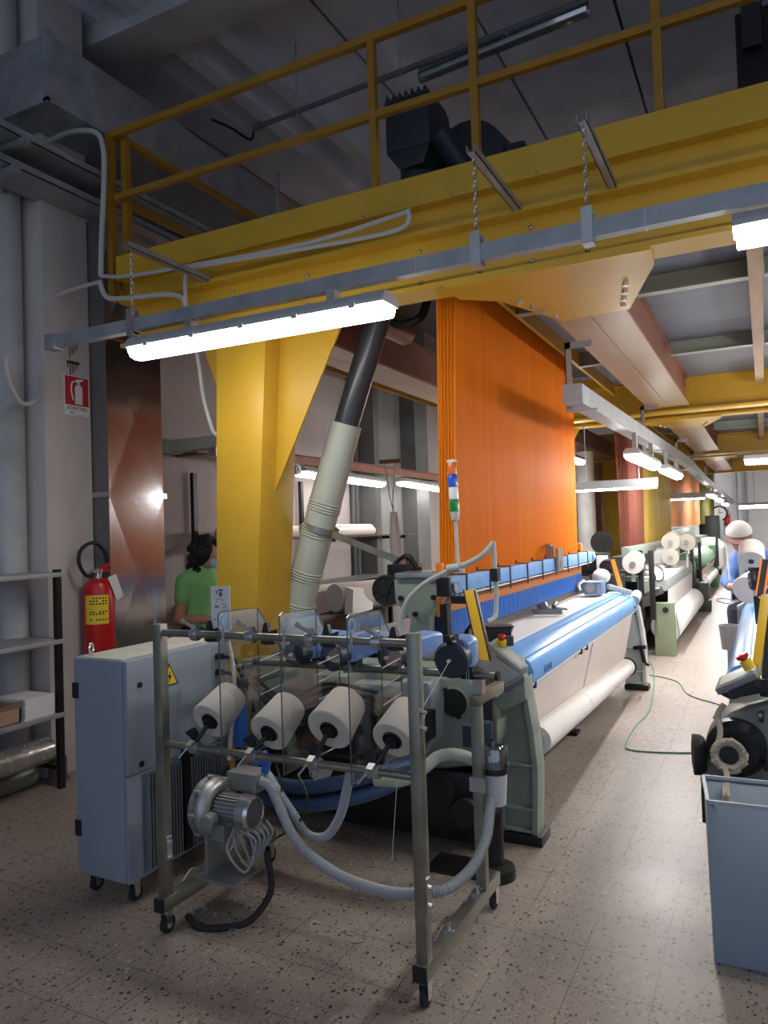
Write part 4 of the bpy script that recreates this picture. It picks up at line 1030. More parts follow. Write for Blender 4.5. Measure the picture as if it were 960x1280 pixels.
MB().box(-2.15,-1.99,by+0.06,by+0.17,bz+0.055,bz+0.135).build('silencer_block', M('motor_grey',(0,0,0)), t, bevel=0.006)
MB().box(-2.18,-2.08,by-0.05,by+0.06,bz-0.125,bz-0.05).box(-2.22,-2.0,by-0.09,by+0.09,0.15,0.165).box(-2.17,-2.155,by-0.07,by+0.07,0.16,bz-0.05).build('foot', M('motor_grey',(0,0,0)), t, bevel=0.003)
b = MB()
for k in range(5):
    y_ = by-0.07+0.05*k; b.tube([(-2.05,by-0.02,bz-0.07), (-2.04,y_-0.01,bz-0.14), (-2.0,y_*0.5+by*0.5+0.02,0.19+0.012*k), (-1.96,y_*0.6+by*0.4+0.05,bz-0.13), (-1.98,y_*0.7+by*0.3+0.02,bz-0.07)], 0.0055, 6)
tag(b.build('motor_cable', hose_g), 'bundle of coiled grey cables hanging under the blower motor', 'cable')
# hoses
hr = 0.021
P = [(-1.99,by+0.1,bz+0.10), (-1.90,by+0.05,bz+0.09), AY(370,1050,2.50), AY(420,1092,2.44), AY(480,1114,2.40), AY(525,1117,2.38), AY(560,1110,2.42), AY(590,1085,2.56), AY(607,1050,2.68), AY(612,1018,2.80), AY(614,1000,2.86)]
tag(MB().tube(P, hr, 12, corr=(0.0095,-0.0035)).build('corrugated_hose', hose_g, angle=60), 'long grey corrugated hose sagging from the blower to the clear jar', 'hose')
P = [(-1.99,by+0.15,bz+0.11), AY(345,985,2.62), AY(365,1015,2.60), AY(385,1043,2.6), AY(408,1045,2.58), AY(425,1020,2.54), AY(434,985,2.48), AY(438,965,2.40)]
tag(MB().tube(P, 0.019, 12, corr=(0.009,-0.003)).build('corrugated_hose', hose_g, angle=60), 'shorter grey corrugated hose looping up from the blower to the creel bar', 'hose')
for i, (z_, o) in enumerate(((0.0, 0), (0.085, 0.06))):
    P = [AY(318,990-18*i,2.95), AY(345,1000-20*i,2.92), AY(380,1006-22*i,2.9), AY(430,1000-22*i,2.9), AY(480,985-20*i,2.95), AY(515,965-10*i,3.1), AY(530,950,3.3)]
    tag(MB().tube(P, 0.034, 14, corr=(0.013,-0.003)).build('blue_hose', hose_b, angle=60), ('lower thick dark blue hose behind the creel frame', 'upper thick dark blue hose behind the creel frame')[i], 'hose')
P = [AY(470,975,2.75), AY(505,975,2.75), AY(530,960,2.8), AY(548,946,2.85), AY(570,943,2.9), AY(592,950,2.93), AY(600,957,2.93)]
tag(MB().tube(P, 0.026, 12, corr=(0.014,-0.002)).build('suction_hose', palegreen, angle=60), 'pale grey suction hose arching into the clear jar', 'hose')
P = [AY(285,800,2.75), AY(291,830,2.75), AY(293,860,2.74), AY(291,900,2.72), AY(286,950,2.7)]
tag(MB().tube(P, 0.011, 10, corr=(0.008,-0.002)).build('spiral_hose', white_p, angle=60), 'white spiral hose running down behind the first yarn cone', 'hose')
P = [AY(288,1020,2.5), AY(245,1078,2.45), AY(230,1090,2.42), AY(222,1098,2.40)]
P2 = [(-2.20,2.40,0.03), (-2.12,2.38,0.012), (-2.02,2.42,0.012), (-1.95,2.50,0.02), (-1.92,2.60,0.10), (-1.95,2.62,0.25)]
tag(MB().tube(P2, 0.014, 8).build('black_cable', rubber), 'thick black cable lying on the floor under the blower', 'cable')
b = MB().tube([AY(330,962,2.7), AY(345,985,2.65), AY(352,1000,2.6)], 0.006, 6)
tag(MB().tube([AY(372,968,2.6), AY(385,1000,2.6), AY(372,1030,2.6), AY(345,1048,2.7)], 0.005, 6).tube([AY(345,955,2.6), AY(352,985,2.6), AY(345,1010,2.65)], 0.004, 6).build('thin_cable', black), 'thin black cables hanging behind the lower creel bar', 'cable')
c = AY(325,948,2.5)
t = thing('cable_clip', 'bright blue plastic holder under the lower creel bar by the second cone', 'holder', c)
MB().obox(c, 0.07, 0.03, 0.05, (1,0,0.3), (0,1,0)).obox(c+V((0.03,0,-0.03)), 0.03, 0.02, 0.06, (1,0,-0.4), (0,1,0)).build('body', M('bright_blue_plastic',(0.03,0.14,0.55),0.4), t, bevel=0.005)
c = AY(300,905,2.75)
tag(MB().box(c.x-0.02,c.x+0.02,2.72,2.78,c.z-0.10,c.z+0.10).build('blue_box', M('bright_blue_plastic',(0,0,0)), bevel=0.006), 'upright blue plastic box between and behind the first two yarn cones', 'box')
# drip tray / wire stirrup under the bar
c = AY(398,965,2.36)
tag(MB().prism([c+V((-0.04,0,0.02)), c+V((0.07,0,0.03)), c+V((0.05,0,-0.01)), c+V((-0.02,0,-0.035))], (0,0.004,0)).torus(c+V((-0.02,0,-0.005)), (0,1,0), 0.018, 0.003, 16, 6).build('wire_stirrup', chrome), 'small clear-edged metal stirrup hanging below the lower creel bar', 'bracket')
# clear suction jar on the rear post
jx, jy = -1.025, 2.93; zt, zb_ = 0.715, 0.47
t = thing('suction_jar', 'clear plastic suction jar with black band on the rear creel post', 'jar', (jx,jy,zb_))
MB().lathe((jx,jy,zb_), (0,0,1), [(0,0.030),(0.004,0.043),(0.12,0.050),(0.13,0.050)], 28).build('bowl', M('milky_plastic',(0.55,0.57,0.58),0.3), t)
MB().lathe((jx,jy,zb_+0.13), (0,0,1), [(0,0.053),(0.025,0.053)], 28).build('band', black, t)
MB().lathe((jx,jy,zb_+0.155), (0,0,1), [(0,0.054),(0.0,0.056),(0.075,0.056),(0.085,0.050),(0.09,0.046)], 28).build('lid', jarm, t)
MB().box(jx-0.065,jx-0.035,jy-0.02,jy+0.02,0.39,0.62).build('bracket', navy, t, bevel=0.003)
MB().box(XRc-0.02,XRc+0.045,2.835,2.845,0.545,0.60).build('holder_plate', galv, t)
MB().lathe((-1.10,3.05,0.70), (0,0,1), [(0,0.03),(0.07,0.03)], 14).box(-1.2,-1.13,3.03,3.09,0.66,0.75).build('valve', navy, t)

# weft feeders on the rear bar
def feeder(c, r, lab, ang=0.12, ln=0.30):
    d = V((math.sin(ang), math.cos(ang), 0.04)).normalized(); s = d.cross(V((0,0,1))).normalized(); up = s.cross(d)
    t = thing('weft_feeder', lab, 'yarn feeder', (c[0], c[1], c[2]-r), 'weft feeders behind the creel')
    c = V(c)
    MB().lathe(c, d, [(0,0.0),(0,r*0.85),(0.012,r),(0.03,r),(0.034,r*0.86),(0.085,r*0.84),(0.09,r*0.5)], 30).build('drum', navy_d, t)
    MB().lathe(c-d*0.003, d, [(-0.012,0.003),(-0.012,0.007),(0.004,0.008)], 12).build('eyelet', white_p, t)
    B0 = c+d*0.07
    def sec(k, w_, h0, h1): return [B0+d*k+s*(-w_)+up*h0, B0+d*k+s*w_+up*h0, B0+d*k+s*w_+up*(h1*0.75), B0+d*k+s*(w_*0.5)+up*h1, B0+d*k-s*(w_*0.5)+up*h1, B0+d*k-s*w_+up*(h1*0.75)]
    S = [sec(0, r*0.72, -r*0.55, r*1.0), sec(0.05, r*0.78, -r*0.60, r*1.12), sec(ln*0.7, r*0.70, -r*0.45, r*1.05), sec(ln, r*0.40, -r*0.2, r*0.70)]
    b = MB(); vs = [p for q in S for p in q]; fs = [(5,4,3,2,1,0), tuple(range(18,24))]
    for i in range(3):
        for k in range(6): fs.append((i*6+k, i*6+(k+1)%6, i*6+6+(k+1)%6, i*6+6+k))
    b.add(vs, fs); bd = b.build('body', feed_b, t, bevel=0.008)
    p = B0+d*0.14+s*(-r*0.77)+up*(r*0.2)
    b = MB(); b.torus(p-s*0.001, s, 0.02, 0.0025, 18, 5); b.build('emblem', white_p, bd)
    b = MB(); b.obox(c+up*(r*1.12)+d*0.035, 0.035, 0.05, 0.025, s, d); b.prism([c+up*(r*1.0)+d*0.0-s*0.02, c+up*(r*1.0)+s*0.02, c+up*(r*1.35)+s*0.005, c+up*(r*1.35)-s*0.02], d*0.03)
    b.build('guide_arm', black, t)
    MB().obox(c+d*0.17-up*(r*0.95), 0.05, 0.04, r*1.1, s, d).build('holder', black_m, t, bevel=0.003)
    return t
for px, py, y, r, lab_ in ((412,822,2.74,0.062,'weft feeder with dark disc between the second and third clear panel'), (365,818,2.80,0.060,'weft feeder with dark disc behind the second clear panel'), (484,822,2.74,0.060,'weft feeder with dark disc close beside the tall creel post'), (562,826,2.72,0.072,'large weft feeder with dark disc between the tall creel post and control desk')):
    q = AY(px,py,y); feeder(q, r, lab_, 0.18 if px < 550 else 0.05, 0.32 if px < 550 else 0.14)
# threads
q0, q1 = AY(562,826,2.705), AY(528,885,2.55)
tag(MB().cyl(q0, q1, 0.0011, n=5).build('thread', yarn_w), 'white thread running from the large weft feeder down to the creel post', 'thread', kind=None)
b = MB(); q0, q1 = AY(581,800,2.75), AY(584,868,2.87)
b.cyl(q0, q1, 0.0016, n=5).cyl(q0+V((0.006,0,0)), q1+V((0.012,0,0)), 0.0016, n=5)
tag(b.build('cable_tie_tail', M('pale_blue_cord',(0.25,0.45,0.68),0.4)), 'two pale blue cords dropping from the large weft feeder to the rear post', 'cord')
b = MB(); q = AY(193,785,CY+0.02); b.cyl((q.x,CY+0.02,1.25), (q.x-0.004,CY+0.02,1.40), 0.0016, n=5).cyl((q.x+0.01,CY+0.02,1.25), (q.x+0.016,CY+0.02,1.39), 0.0016, n=5)
tag(b.build('cable_tie', M('pale_blue_cord',(0,0,0))), 'two pale blue tie ends sticking up from the creel post by the cabinet', 'cable tie')
tag(MB().cyl(AY(497,965,2.36), AY(490,1075,2.34), 0.0009, n=5).build('thread', yarn_w), 'fine thread hanging free under the fourth cone towards the floor', 'thread')

# lint on the floor
b = MB()
for k in range(46):
    q = AZ(*random.choice(((300,1125),(330,1115),(285,1160),(360,1135),(225,1150),(450,1095),(470,1130),(430,1160))), 0.0)
    q = q+V((random.uniform(-0.12,0.12), random.uniform(-0.12,0.12), 0))
    a = random.uniform(0,6.28); L_ = random.uniform(0.01,0.035)
    b.tube([q+V((0,0,0.002)), q+V((math.cos(a)*L_,math.sin(a)*L_,0.008)), q+V((math.cos(a+0.5)*L_*1.6,math.sin(a+0.5)*L_*1.6,0.002))], random.uniform(0.002,0.005), 5)
tag(b.build('floor_lint', M('grey_lint',(0.42,0.38,0.35),0.95)), 'wisps of grey lint on the floor under the creel frame', 'lint', kind='stuff')
# ================================================================== LOOM 1 (blue, nearest on the left)
NY, FY = 3.72, 7.50
t = thing('weaving_loom', 'grey-green weaving loom with sky-blue covers below the orange harness', 'loom', (-1.6,5.6,0), 'looms in the hall')
L1 = t
def side_frame(y, th, mat, par, flip=1):
    pr = [(-1.145,0.93), (-1.12,0.80), (-1.085,0.55), (-1.072,0.38), (-1.085,0.05), (-1.25,0.05), (-1.255,0.18), (-1.26,0.36), (-1.30,0.52), (-1.36,0.62), (-1.46,0.66), (-1.48,0.86), (-1.40,0.93)]
    f = MB().prism([(x,y,z) for x, z in pr], (0,th,0)).build('side_frame', mat, par, bevel=0.008)
    b = MB()   # raised rim and ribs of the casting
    rim = [(-1.115,0.79), (-1.08,0.55), (-1.066,0.38), (-1.08,0.05)]
    for i in range(3):
        (xa,za),(xb,zb_) = rim[i], rim[i+1]
        b.prism([(xa-0.025,y-0.035,za), (xa+0.004,y-0.035,za), (xb+0.004,y-0.035,zb_), (xb-0.025,y-0.035,zb_)], (0,th+0.045,0))
    for z in (0.385, 0.165, 0.055): b.box(-1.26,-1.075,y-0.03,y+0.01,z,z+0.016)
    b.box(-1.262,-1.245,y-0.03,y+0.01,0.05,0.38)
    inn = [(-1.262,0.38), (-1.30,0.52), (-1.355,0.61)]
    for i in range(2):
        (xa,za),(xb,zb_) = inn[i], inn[i+1]
        b.prism([(xa,y-0.03,za), (xa+0.016,y-0.03,za+0.006), (xb+0.010,y-0.03,zb_+0.014), (xb,y-0.03,zb_)], (0,0.04,0))
    b.build('casting_rib', mat, f, bevel=0.003)
    b = MB()
    for z in (0.60,): b.cyl((-1.245,y-0.05,z), (-1.245,y+0.01,z), 0.022, n=16)
    b.build('boss', mat, f)
    MB().box(-1.27,-1.05,y-0.05,y+th+0.03,0.0,0.05).each('foot_pad', black_m, f, bevel=0.004)
    return f
side_frame(NY, 0.085, greygreen, t)
side_frame(FY+0.02, 0.07, M('pale_cast',(0.56,0.60,0.60),0.45), t)
b = MB()    # rear halves of the frames and tie beams
for y in (NY+0.02, FY+0.03):
    b.box(-3.0,-1.45,y,y+0.09,0.28,0.82); b.box(-3.0,-2.8,y,y+0.09,0.03,0.3); b.box(-1.9,-1.7,y,y+0.09,0.03,0.3)
b.box(-2.0,-1.85,NY,FY,0.45,0.75); b.box(-2.95,-2.8,NY,FY,0.55,0.8)
b.each('rear_frame', greygreen, t, bevel=0.01)
MB().box(-1.75,-1.62,NY+0.1,FY,0.25,0.80).build('tie_beam', darkmach, t, bevel=0.01)
MB().cyl((-2.6,NY+0.2,0.5), (-2.6,FY-0.05,0.5), 0.28, n=32).build('warp_beam', yarn_w, t)
for y in (NY+0.12, FY-0.05): MB().cyl((-2.6,y,0.5), (-2.6,y+0.03,0.5), 0.40, n=36).build('beam_flange', galv, t)
MB().quad((-2.75,NY+0.2,0.85), (-2.75,FY-0.1,0.85), (-1.62,FY-0.1,0.93), (-1.62,NY+0.2,0.93)).add([], []).build('warp_sheet', yarn_w, t)
# sky-blue cover on the breast beam
cy0, cy1 = 3.87, 7.42
pr = [(-1.335,0.918), (-1.30,0.940), (-1.215,0.925), (-1.140,0.885), (-1.118,0.835), (-1.122,0.772), (-1.150,0.765), (-1.20,0.80), (-1.335,0.86)]
cv = MB().prism([(x,cy0,z) for x, z in pr], (0,cy1-cy0,0)).build('breast_cover', blue, t, bevel=0.004)
b = MB()
for (x,z) in ((-1.285,0.9395), (-1.235,0.9325), (-1.165,0.902)): b.bar((x,cy0+0.002,z), (x,cy1-0.002,z), 0.010, 0.004)
b.build('cover_ridge', blue, cv)
MB().prism([(x,cy1,z) for x, z in pr], (0,0.012,0)).build('end_plate', lightgrey, t)
for yy, s_ in ((4.10, 0.075), (7.25, 0.05)):
    lettering('lettering', 'itema', s_, (-1.1195,yy+0.06,0.813), (0,1,0), (0,0,1), inkb, cv, 0.0015)
# cloth on the table, apron and shutter parts
b = MB().add([(-1.63,3.95,0.925), (-1.63,7.35,0.925), (-1.33,7.35,0.932), (-1.33,3.95,0.932), (-1.63,3.95,0.90), (-1.63,7.35,0.90), (-1.33,7.35,0.90), (-1.33,3.95,0.90)], [(0,1,2,3), (7,6,5,4), (0,4,5,1), (1,5,6,2), (2,6,7,3), (3,7,4,0)])
b.build('woven_cloth', cloth, t)
for i, (ya, yb) in enumerate(((3.96, 5.535), (5.575, 7.36))):
    za, zb_ = 0.42-0.15*(ya-3.95)/3.4, 0.42-0.15*(yb-3.95)/3.4
    MB().add([(-1.145,ya,0.775), (-1.145,yb,0.775), (-1.25,yb,zb_), (-1.25,ya,za), (-1.15,ya,0.775), (-1.15,yb,0.775), (-1.255,yb,zb_), (-1.255,ya,za)],
             [(0,1,2,3), (7,6,5,4), (0,4,5,1), (1,5,6,2), (2,6,7,3), (3,7,4,0)]).build('cloth_apron', cloth_b, t)
MB().prism([(-1.158,5.50,0.775), (-1.262,5.50,0.35), (-1.272,5.50,0.35), (-1.168,5.50,0.775)], (0,0.11,0)).build('apron_gap', black_m, t)
MB().cyl((-1.14,3.84,0.766), (-1.14,7.45,0.766), 0.016, n=14).build('guide_bar', white_p, t)
b = MB()
for y in (3.9, 5.02, 5.2, 7.35): b.box(-1.15,-1.12,y,y+0.03,0.74,0.775)
b.each('bar_bracket', black, t)
MB().box(-1.60,-1.30,3.9,7.4,0.60,0.86).build('breast_beam', greygreen_d, t)
rl = thing('cloth_roll', 'long white cloth roll low on the front of the blue-covered loom', 'cloth roll', (-1.155,5.6,0.3))
R0_, R1_ = AY(671,926,3.95), AY(783,834,7.33); RD_ = (R1_-R0_).normalized()
b = MB(); b.lathe(R0_, RD_, [(0,0.05),(0.0,0.078),(1.19,0.080),(1.195,0.076),(1.20,0.076),(1.205,0.081),(3.40,0.078),(3.40,0.05)], 36); b.build('cloth', rollc, rl)
MB().cyl(R0_-RD_*0.14, R1_+RD_*0.18, 0.04, n=20).build('roller', galv, rl)
MB().lathe(R1_, RD_, [(0,0.03),(0.0,0.09),(0.03,0.09),(0.03,0.05),(0.10,0.05)], 24).build('clutch', black_m, rl)
for yy in (5.70,): tag(MB().box(-1.44,-1.33,yy,yy+0.12,0,0.03).bar((-1.38,yy+0.06,0.02), (-1.44,yy+0.06,0.08), 0.06, 0.02).build('foot_pedal', black_m, bevel=0.004), 'small black pedal on the floor under the white cloth roll', 'pedal')
b = MB(); b.bar((-1.17,7.50,0.40), (-1.06,7.44,0.42), 0.035, 0.035).bar((-1.10,7.46,0.40), (-1.07,7.44,0.27), 0.03, 0.025).bar((-1.07,7.44,0.27), (-1.03,7.44,0.25), 0.03, 0.025)
b.build('roll_lever', black_m, t, bevel=0.003)
# sley, reed, heddles and springs
yb0, yb1 = 3.72, 7.30
MB().box(-1.66,-1.63,yb0+0.15,yb1,0.90,0.99).build('reed', M('reed_grey',(0.33,0.31,0.29),0.5,0.3,var=0.3,scale=3,stretch=(1,60,1)), t)
MB().bar((-1.632,yb0+0.2,0.945), (-1.632,yb1,0.945), 0.008, 0.012).build('temple_line', M('red_tape',(0.55,0.12,0.10),0.5), t)
MB().bar((-1.60,yb0+0.2,0.935), (-1.60,yb1,0.935), 0.03, 0.006).build('race_board', M('pinkish_board',(0.48,0.36,0.34),0.5), t)
def strands(x0, x1, y0, y1, z0, z1, nx, ny, w_, jit=0.0, top=None, skew=0.0, lean=0.0):
    b = MB()
    for i in range(nx):
        x = x0+(x1-x0)*(i/(max(1, nx-1)))
        xt = x if top is None else top[0]+(top[1]-top[0])*(i/(max(1, nx-1)))
        for k in range(ny):
            y = y0+(y1-y0)*((k+0.5*(i%2))/ny)+random.uniform(-jit,jit); yt = y+random.uniform(-jit,jit)*1.5+skew*(i-(nx-1)/2)+lean*(1-k/ny)
            o = [(x-w_/2,y-w_/2,z0), (x+w_/2,y-w_/2,z0), (x+w_/2,y+w_/2,z0), (x-w_/2,y+w_/2,z0), (xt-w_/2,yt-w_/2,z1), (xt+w_/2,yt-w_/2,z1), (xt+w_/2,yt+w_/2,z1), (xt-w_/2,yt+w_/2,z1)]
            b.add(o, [(0,1,5,4), (1,2,6,5), (2,3,7,6), (3,0,4,7)])
    return b
def tag_part(o): o['kind'] = 'stuff'; return o
tag_part(strands(-1.70,-1.60, yb0+0.08, yb1, 1.0, 1.135, 5, 300, 0.008, 0.002).build('heddle_spring', M('spring_blue',(0.010,0.13,0.52),0.5), t))
tag_part(strands(-1.70,-1.62, yb0+0.1, yb1, 0.93, 1.0, 3, 240, 0.004, 0.002).build('heddle_wire', M('wire_grey',(0.30,0.29,0.27),0.5,0.3), t))
MB().box(-1.70,-1.60,yb0+0.10,yb1,1.132,1.225).build('harness_board', M('board_orange',(0.52,0.16,0.025),0.6,var=0.12,scale=4,stretch=(1,20,1)), t)
MB().box(-1.69,-1.66,yb0+0.1,yb1,0.90,1.03).build('reed_back', M('reed_grey',(0,0,0)), t)
# blue beam with its black straps
bm_ = MB().box(-1.565,-1.50,3.70,7.33,1.248,1.340).build('harness_beam', blue_b, t, bevel=0.006)
MB().box(-1.570,-1.495,3.66,3.70,1.243,1.345).build('end_cap', black, bm_, bevel=0.006)
MB().cyl((-1.53,7.33,1.285), (-1.53,7.42,1.285), 0.05, n=18).build('end_boss', blue_b, bm_)
for k in range(9):
    y = 3.92+0.40*k
    MB().box(-1.570,-1.494,y,y+0.016,1.236,1.244).box(-1.499,-1.494,y,y+0.016,1.20,1.347).box(-1.59,-1.494,y,y+0.016,1.341,1.347).box(-1.59,-1.575,y,y+0.016,1.341,1.365).build('strap', black, bm_)
MB().box(-1.57,-1.50,3.85,7.32,1.232,1.240).build('white_strip', white_p, t)
q = AX(722,690,-1.5)
b = MB().box(-1.49,-1.47,5.90,6.06,1.24,1.42); b.cyl((-1.47,5.98,1.29), (-1.465,5.98,1.29), 0.03, n=14); 
for y in (5.82,5.87): b.box(-1.55,-1.50,y,y+0.008,1.34,1.46)
b.box(-1.55,-1.50,5.78,5.9,1.44,1.455)
b.build('beam_clamp', M('brass_clamp',(0.40,0.30,0.22),0.4,0.6), t)
b = MB(); b.cyl((-1.497,3.74,1.285), (-1.485,3.74,1.285), 0.03, n=14)
for dy, dz in ((-.03,.02),(.03,.02),(.0,-.04)): b.cyl((-1.497,3.74+dy,1.285+dz), (-1.482,3.74+dy,1.285+dz), 0.008, n=8)
b.each('beam_bolt', galv, t)
MB().box(-1.58,-1.545,3.68,3.72,1.34,1.42).build('orange_post', orange_p, t, bevel=0.004)
MB().box(-1.59,-1.56,3.70,3.73,1.13,1.235).build('orange_post', orange_p, t, bevel=0.004)
MB().box(-1.63,-1.59,7.28,7.34,1.30,1.42).build('orange_post', orange_p, t, bevel=0.004)
# arch bracket on the near end, disc, hose
pr = [AY(p[0],p[1],3.72) for p in ((492,724), (551,722), (551,748), (537,771), (538,800), (533,830), (508,830), (511,790), (513,775), (494,752))]
MB().prism([(p.x,3.72,p.z) for p in pr], (0,0.10,0)).build('arch_bracket', greygreen, t, bevel=0.008)
p = AY(520,740,3.70)
b = MB()
for px, py in ((500,748), (541,747), (518,768)):
    q = AY(px,py,3.70); b.cyl(q, q+V((0,0.03,0)), 0.014, n=12)
b.each('bracket_bolt', black_m, t)
p = AY(522,720,3.72); MB().box(p.x-0.13,p.x+0.12,3.70,3.95,p.z-0.01,p.z+0.018).build('bracket_plate', galv, t, bevel=0.003)
p = AY(482,738,3.80)
b = MB().cyl(p, p+V((0,0.05,0)), 0.088, n=36).torus(p, (0,1,0), 0.080, 0.008, 36, 6).cyl(p-V((0,0.012,0)), p, 0.025, n=16)
for k in range(8):
    a = 2*PI*k/8; b.bar(p+V((0.025*math.cos(a),-0.002,0.025*math.sin(a))), p+V((0.078*math.cos(a),-0.002,0.078*math.sin(a))), 0.008, 0.008, (0,1,0))
b.build('hand_wheel', M('wheel_black',(0.016,0.016,0.013),0.5), t)
p = AY(505,705,3.9); MB().box(p.x-0.09,p.x+0.07,3.86,4.0,p.z-0.06,p.z+0.0).tube([p+V((-0.1,0,-0.05)), p+V((-0.04,0.02,0.02)), p+V((0.03,0,0.04)), p+V((0.08,0,-0.02))], 0.018, 8).build('drive_motor', black_m, t, bevel=0.004)
b = MB()
MB().tube([AY(502,800,3.66), AY(501,775,3.66), AY(510,750,3.65), AY(530,730,3.64), AY(555,716,3.63), AY(566,711,3.63)], 0.014, 10).build('cable_hose', conduit, t)
P = [AY(564,711,3.62), AY(585,704,3.64), AY(605,692,3.66), AY(617,678,3.68)]
b = MB().tube(P, 0.015, 10).cyl(P[0]-V((0.02,0,0)), P[0]+V((0.05,0,0.01)), 0.022, n=12)
b.tube([AY(617,677,3.68), AY(618,700,3.68), AY(620,730,3.68), AY(620,760,3.68), AY(618,772,3.66), AY(609,777,3.62)], 0.012, 10)
b.build('cable_hose', conduit, t)
q = AY(619,718,3.67); MB().box(q.x-0.018,q.x+0.018,3.65,3.70,q.z-0.035,q.z+0.03).build('hose_clip', black, t)
# yellow guard bar and black column by the near end
p0, p1 = AY(587,738,3.66), AY(608,832,3.55)
MB().bar(p0, p1, 0.03, 0.052, (1,0,0)).build('guard_bar', barY, t, bevel=0.004)
MB().bar(p0+V((0.031,0,0)), p1+V((0.031,0,0)), 0.032, 0.008, (1,0,0)).bar(p0+V((-0.029,0.0,0)), p1+V((-0.029,0,0)), 0.032, 0.006, (1,0,0)).each('guard_edge', black, t)
b = MB()
p0 = AY(578,742,3.7); b.box(p0.x-0.05,p0.x+0.05,3.66,3.76,p0.z-0.05,p0.z-0.01)
p0 = AY(556,760,3.7); b.box(p0.x-0.02,p0.x+0.02,3.68,3.74,0.9,1.2)
b.each('black_bracket', black_m, t)
# signal tower
sx = AY(568,650,3.78)
t2 = thing('signal_tower', 'signal light tower with orange, blue, clear and green tiers on the near loom beam', 'signal lamp', AY(572,712,3.78))
pb, pt = AY(573,714,3.78), AY(569,650,3.78)
dd = (pt-pb).normalized()
MB().cyl(pb, pt, 0.010, n=12).build('pole', conduit, t2)
MB().cyl(pb-dd*0.01, pb+dd*0.02, 0.035, n=16).build('base', galv, t2)
MB().lathe(pt, dd, [(-0.005,0.012),(0.0,0.020),(0.035,0.026),(0.045,0.026)], 20).build('socket', conduit, t2)
zz = 0.045
for col, nm in (((0.005,0.22,0.05),'green'), ((0.80,0.82,0.82),'clear'), ((0.015,0.10,0.60),'blue'), ((0.75,0.16,0.02),'orange')):
    MB().lathe(pt, dd, [(zz,0.024),(zz+0.002,0.026),(zz+0.063,0.026),(zz+0.066,0.024)], 24).build('lens', M('lens_'+nm, col, 0.25), t2); zz += 0.067
MB().lathe(pt, dd, [(zz,0.027),(zz+0.012,0.027),(zz+0.016,0.02)], 24).build('cap', white_p, t2)
# control desk at the near corner
def pan(pts, th, nm, m, par, bev=0.006):
    P = [V(p) for p in pts]; n = (P[1]-P[0]).cross(P[2]-P[0]).normalized()
    if n.z < 0: n = -n
    return MB().prism(P, n*(-th)).build(nm, m, par, bevel=bev)
A_, B_, C_, D_ = AY(612,815,3.62), AY(656,846,3.46), AY(632,859,3.34), AY(587,828,3.52)
cp = pan([A_, B_, C_, D_], 0.03, 'control_desk', M('desk_grey',(0.07,0.085,0.10),0.4), t)
n_ = (B_-A_).cross(C_-A_).normalized(); n_ = n_ if n_.z > 0 else -n_
ctr = (A_+B_+C_+D_)/4
pan([ctr+(p-ctr)*0.86+n_*0.004 for p in (A_,B_,C_,D_)], 0.004, 'desk_inset', M('desk_blue_grey',(0.10,0.125,0.15),0.35), cp, 0.001)
A2, B2, C2, D2 = AY(624,795,3.80), AY(661,832,3.60), AY(650,836,3.56), AY(610,804,3.72)
kp = pan([A2, B2, C2, D2], 0.04, 'keypad', lightgrey, t)
n2 = (B2-A2).cross(C2-A2).normalized(); n2 = n2 if n2.z > 0 else -n2
c2 = (A2+B2+C2+D2)/4
pan([c2+(p-c2)*0.55+(B2-A2)*0.17+n2*0.003 for p in (A2,B2,C2,D2)], 0.004, 'display', M('screen_grey',(0.55,0.58,0.55),0.2), kp, 0.001)
q = AY(627,806,3.72); MB().cyl(q, q+n2*0.03, 0.026, n=18).build('button_base', tagyel, kp)
MB().lathe(q+n2*0.03, n2, [(0,0.012),(0.012,0.020),(0.022,0.020),(0.028,0.012)], 18).build('stop_button', red_p, kp)
q = AY(636,801,3.75); MB().obox(q, 0.05, 0.05, 0.05, (1,0.3,0), (0,1,0)).build('switch_block', navy, kp, bevel=0.006)
MB().prism([AY(640,862,3.52), AY(655,848,3.55), AY(657,875,3.56), AY(632,888,3.54), AY(605,880,3.53)], (0,0.15,0)).build('desk_support', greygreen, t, bevel=0.006)
# ribbed motor behind the yellow bar
q = AY(622,792,3.85)
b = MB()
for k in range(9): b.obox(q+V((-0.02+0.004*k,0.0+0.0*k,-0.03+0.009*k)), 0.14, 0.10, 0.004, (0.9,0.5,0), (-0.5,0.9,0))
b.obox(q+V((0,0,0)), 0.13, 0.09, 0.07, (0.9,0.5,0), (-0.5,0.9,0))
b.build('ribbed_motor', M('motor_dark',(0.05,0.055,0.06),0.4,0.4), t)
b = MB()
for k in range(4):
    c = AY(590+3*k,795,3.85); b.torus(c, (0.3,1,0.2*k-0.2), 0.05+0.008*k, 0.007, 22, 6)
b.build('coiled_cable', black, t)
# weft inserter / temple carriage on the cloth
q = AX(695,765,-1.45)
b = MB().obox((-1.47,5.50,0.965), 0.22, 0.06, 0.04, (1,0.25,0), (-0.25,1,0)).obox((-1.50,5.50,1.0), 0.07, 0.05, 0.05, (1,0,0.4), (0,1,0)).bar((-1.55,5.38,0.96), (-1.62,5.23,0.95), 0.02, 0.015).bar((-1.44,5.54,0.99), (-1.34,5.58,0.975), 0.05, 0.012).cyl((-1.42,5.50,1.0), (-1.42,5.58,1.02), 0.018, n=12)
b.build('temple', M('temple_steel',(0.22,0.22,0.22),0.35,0.8), t, bevel=0.003)
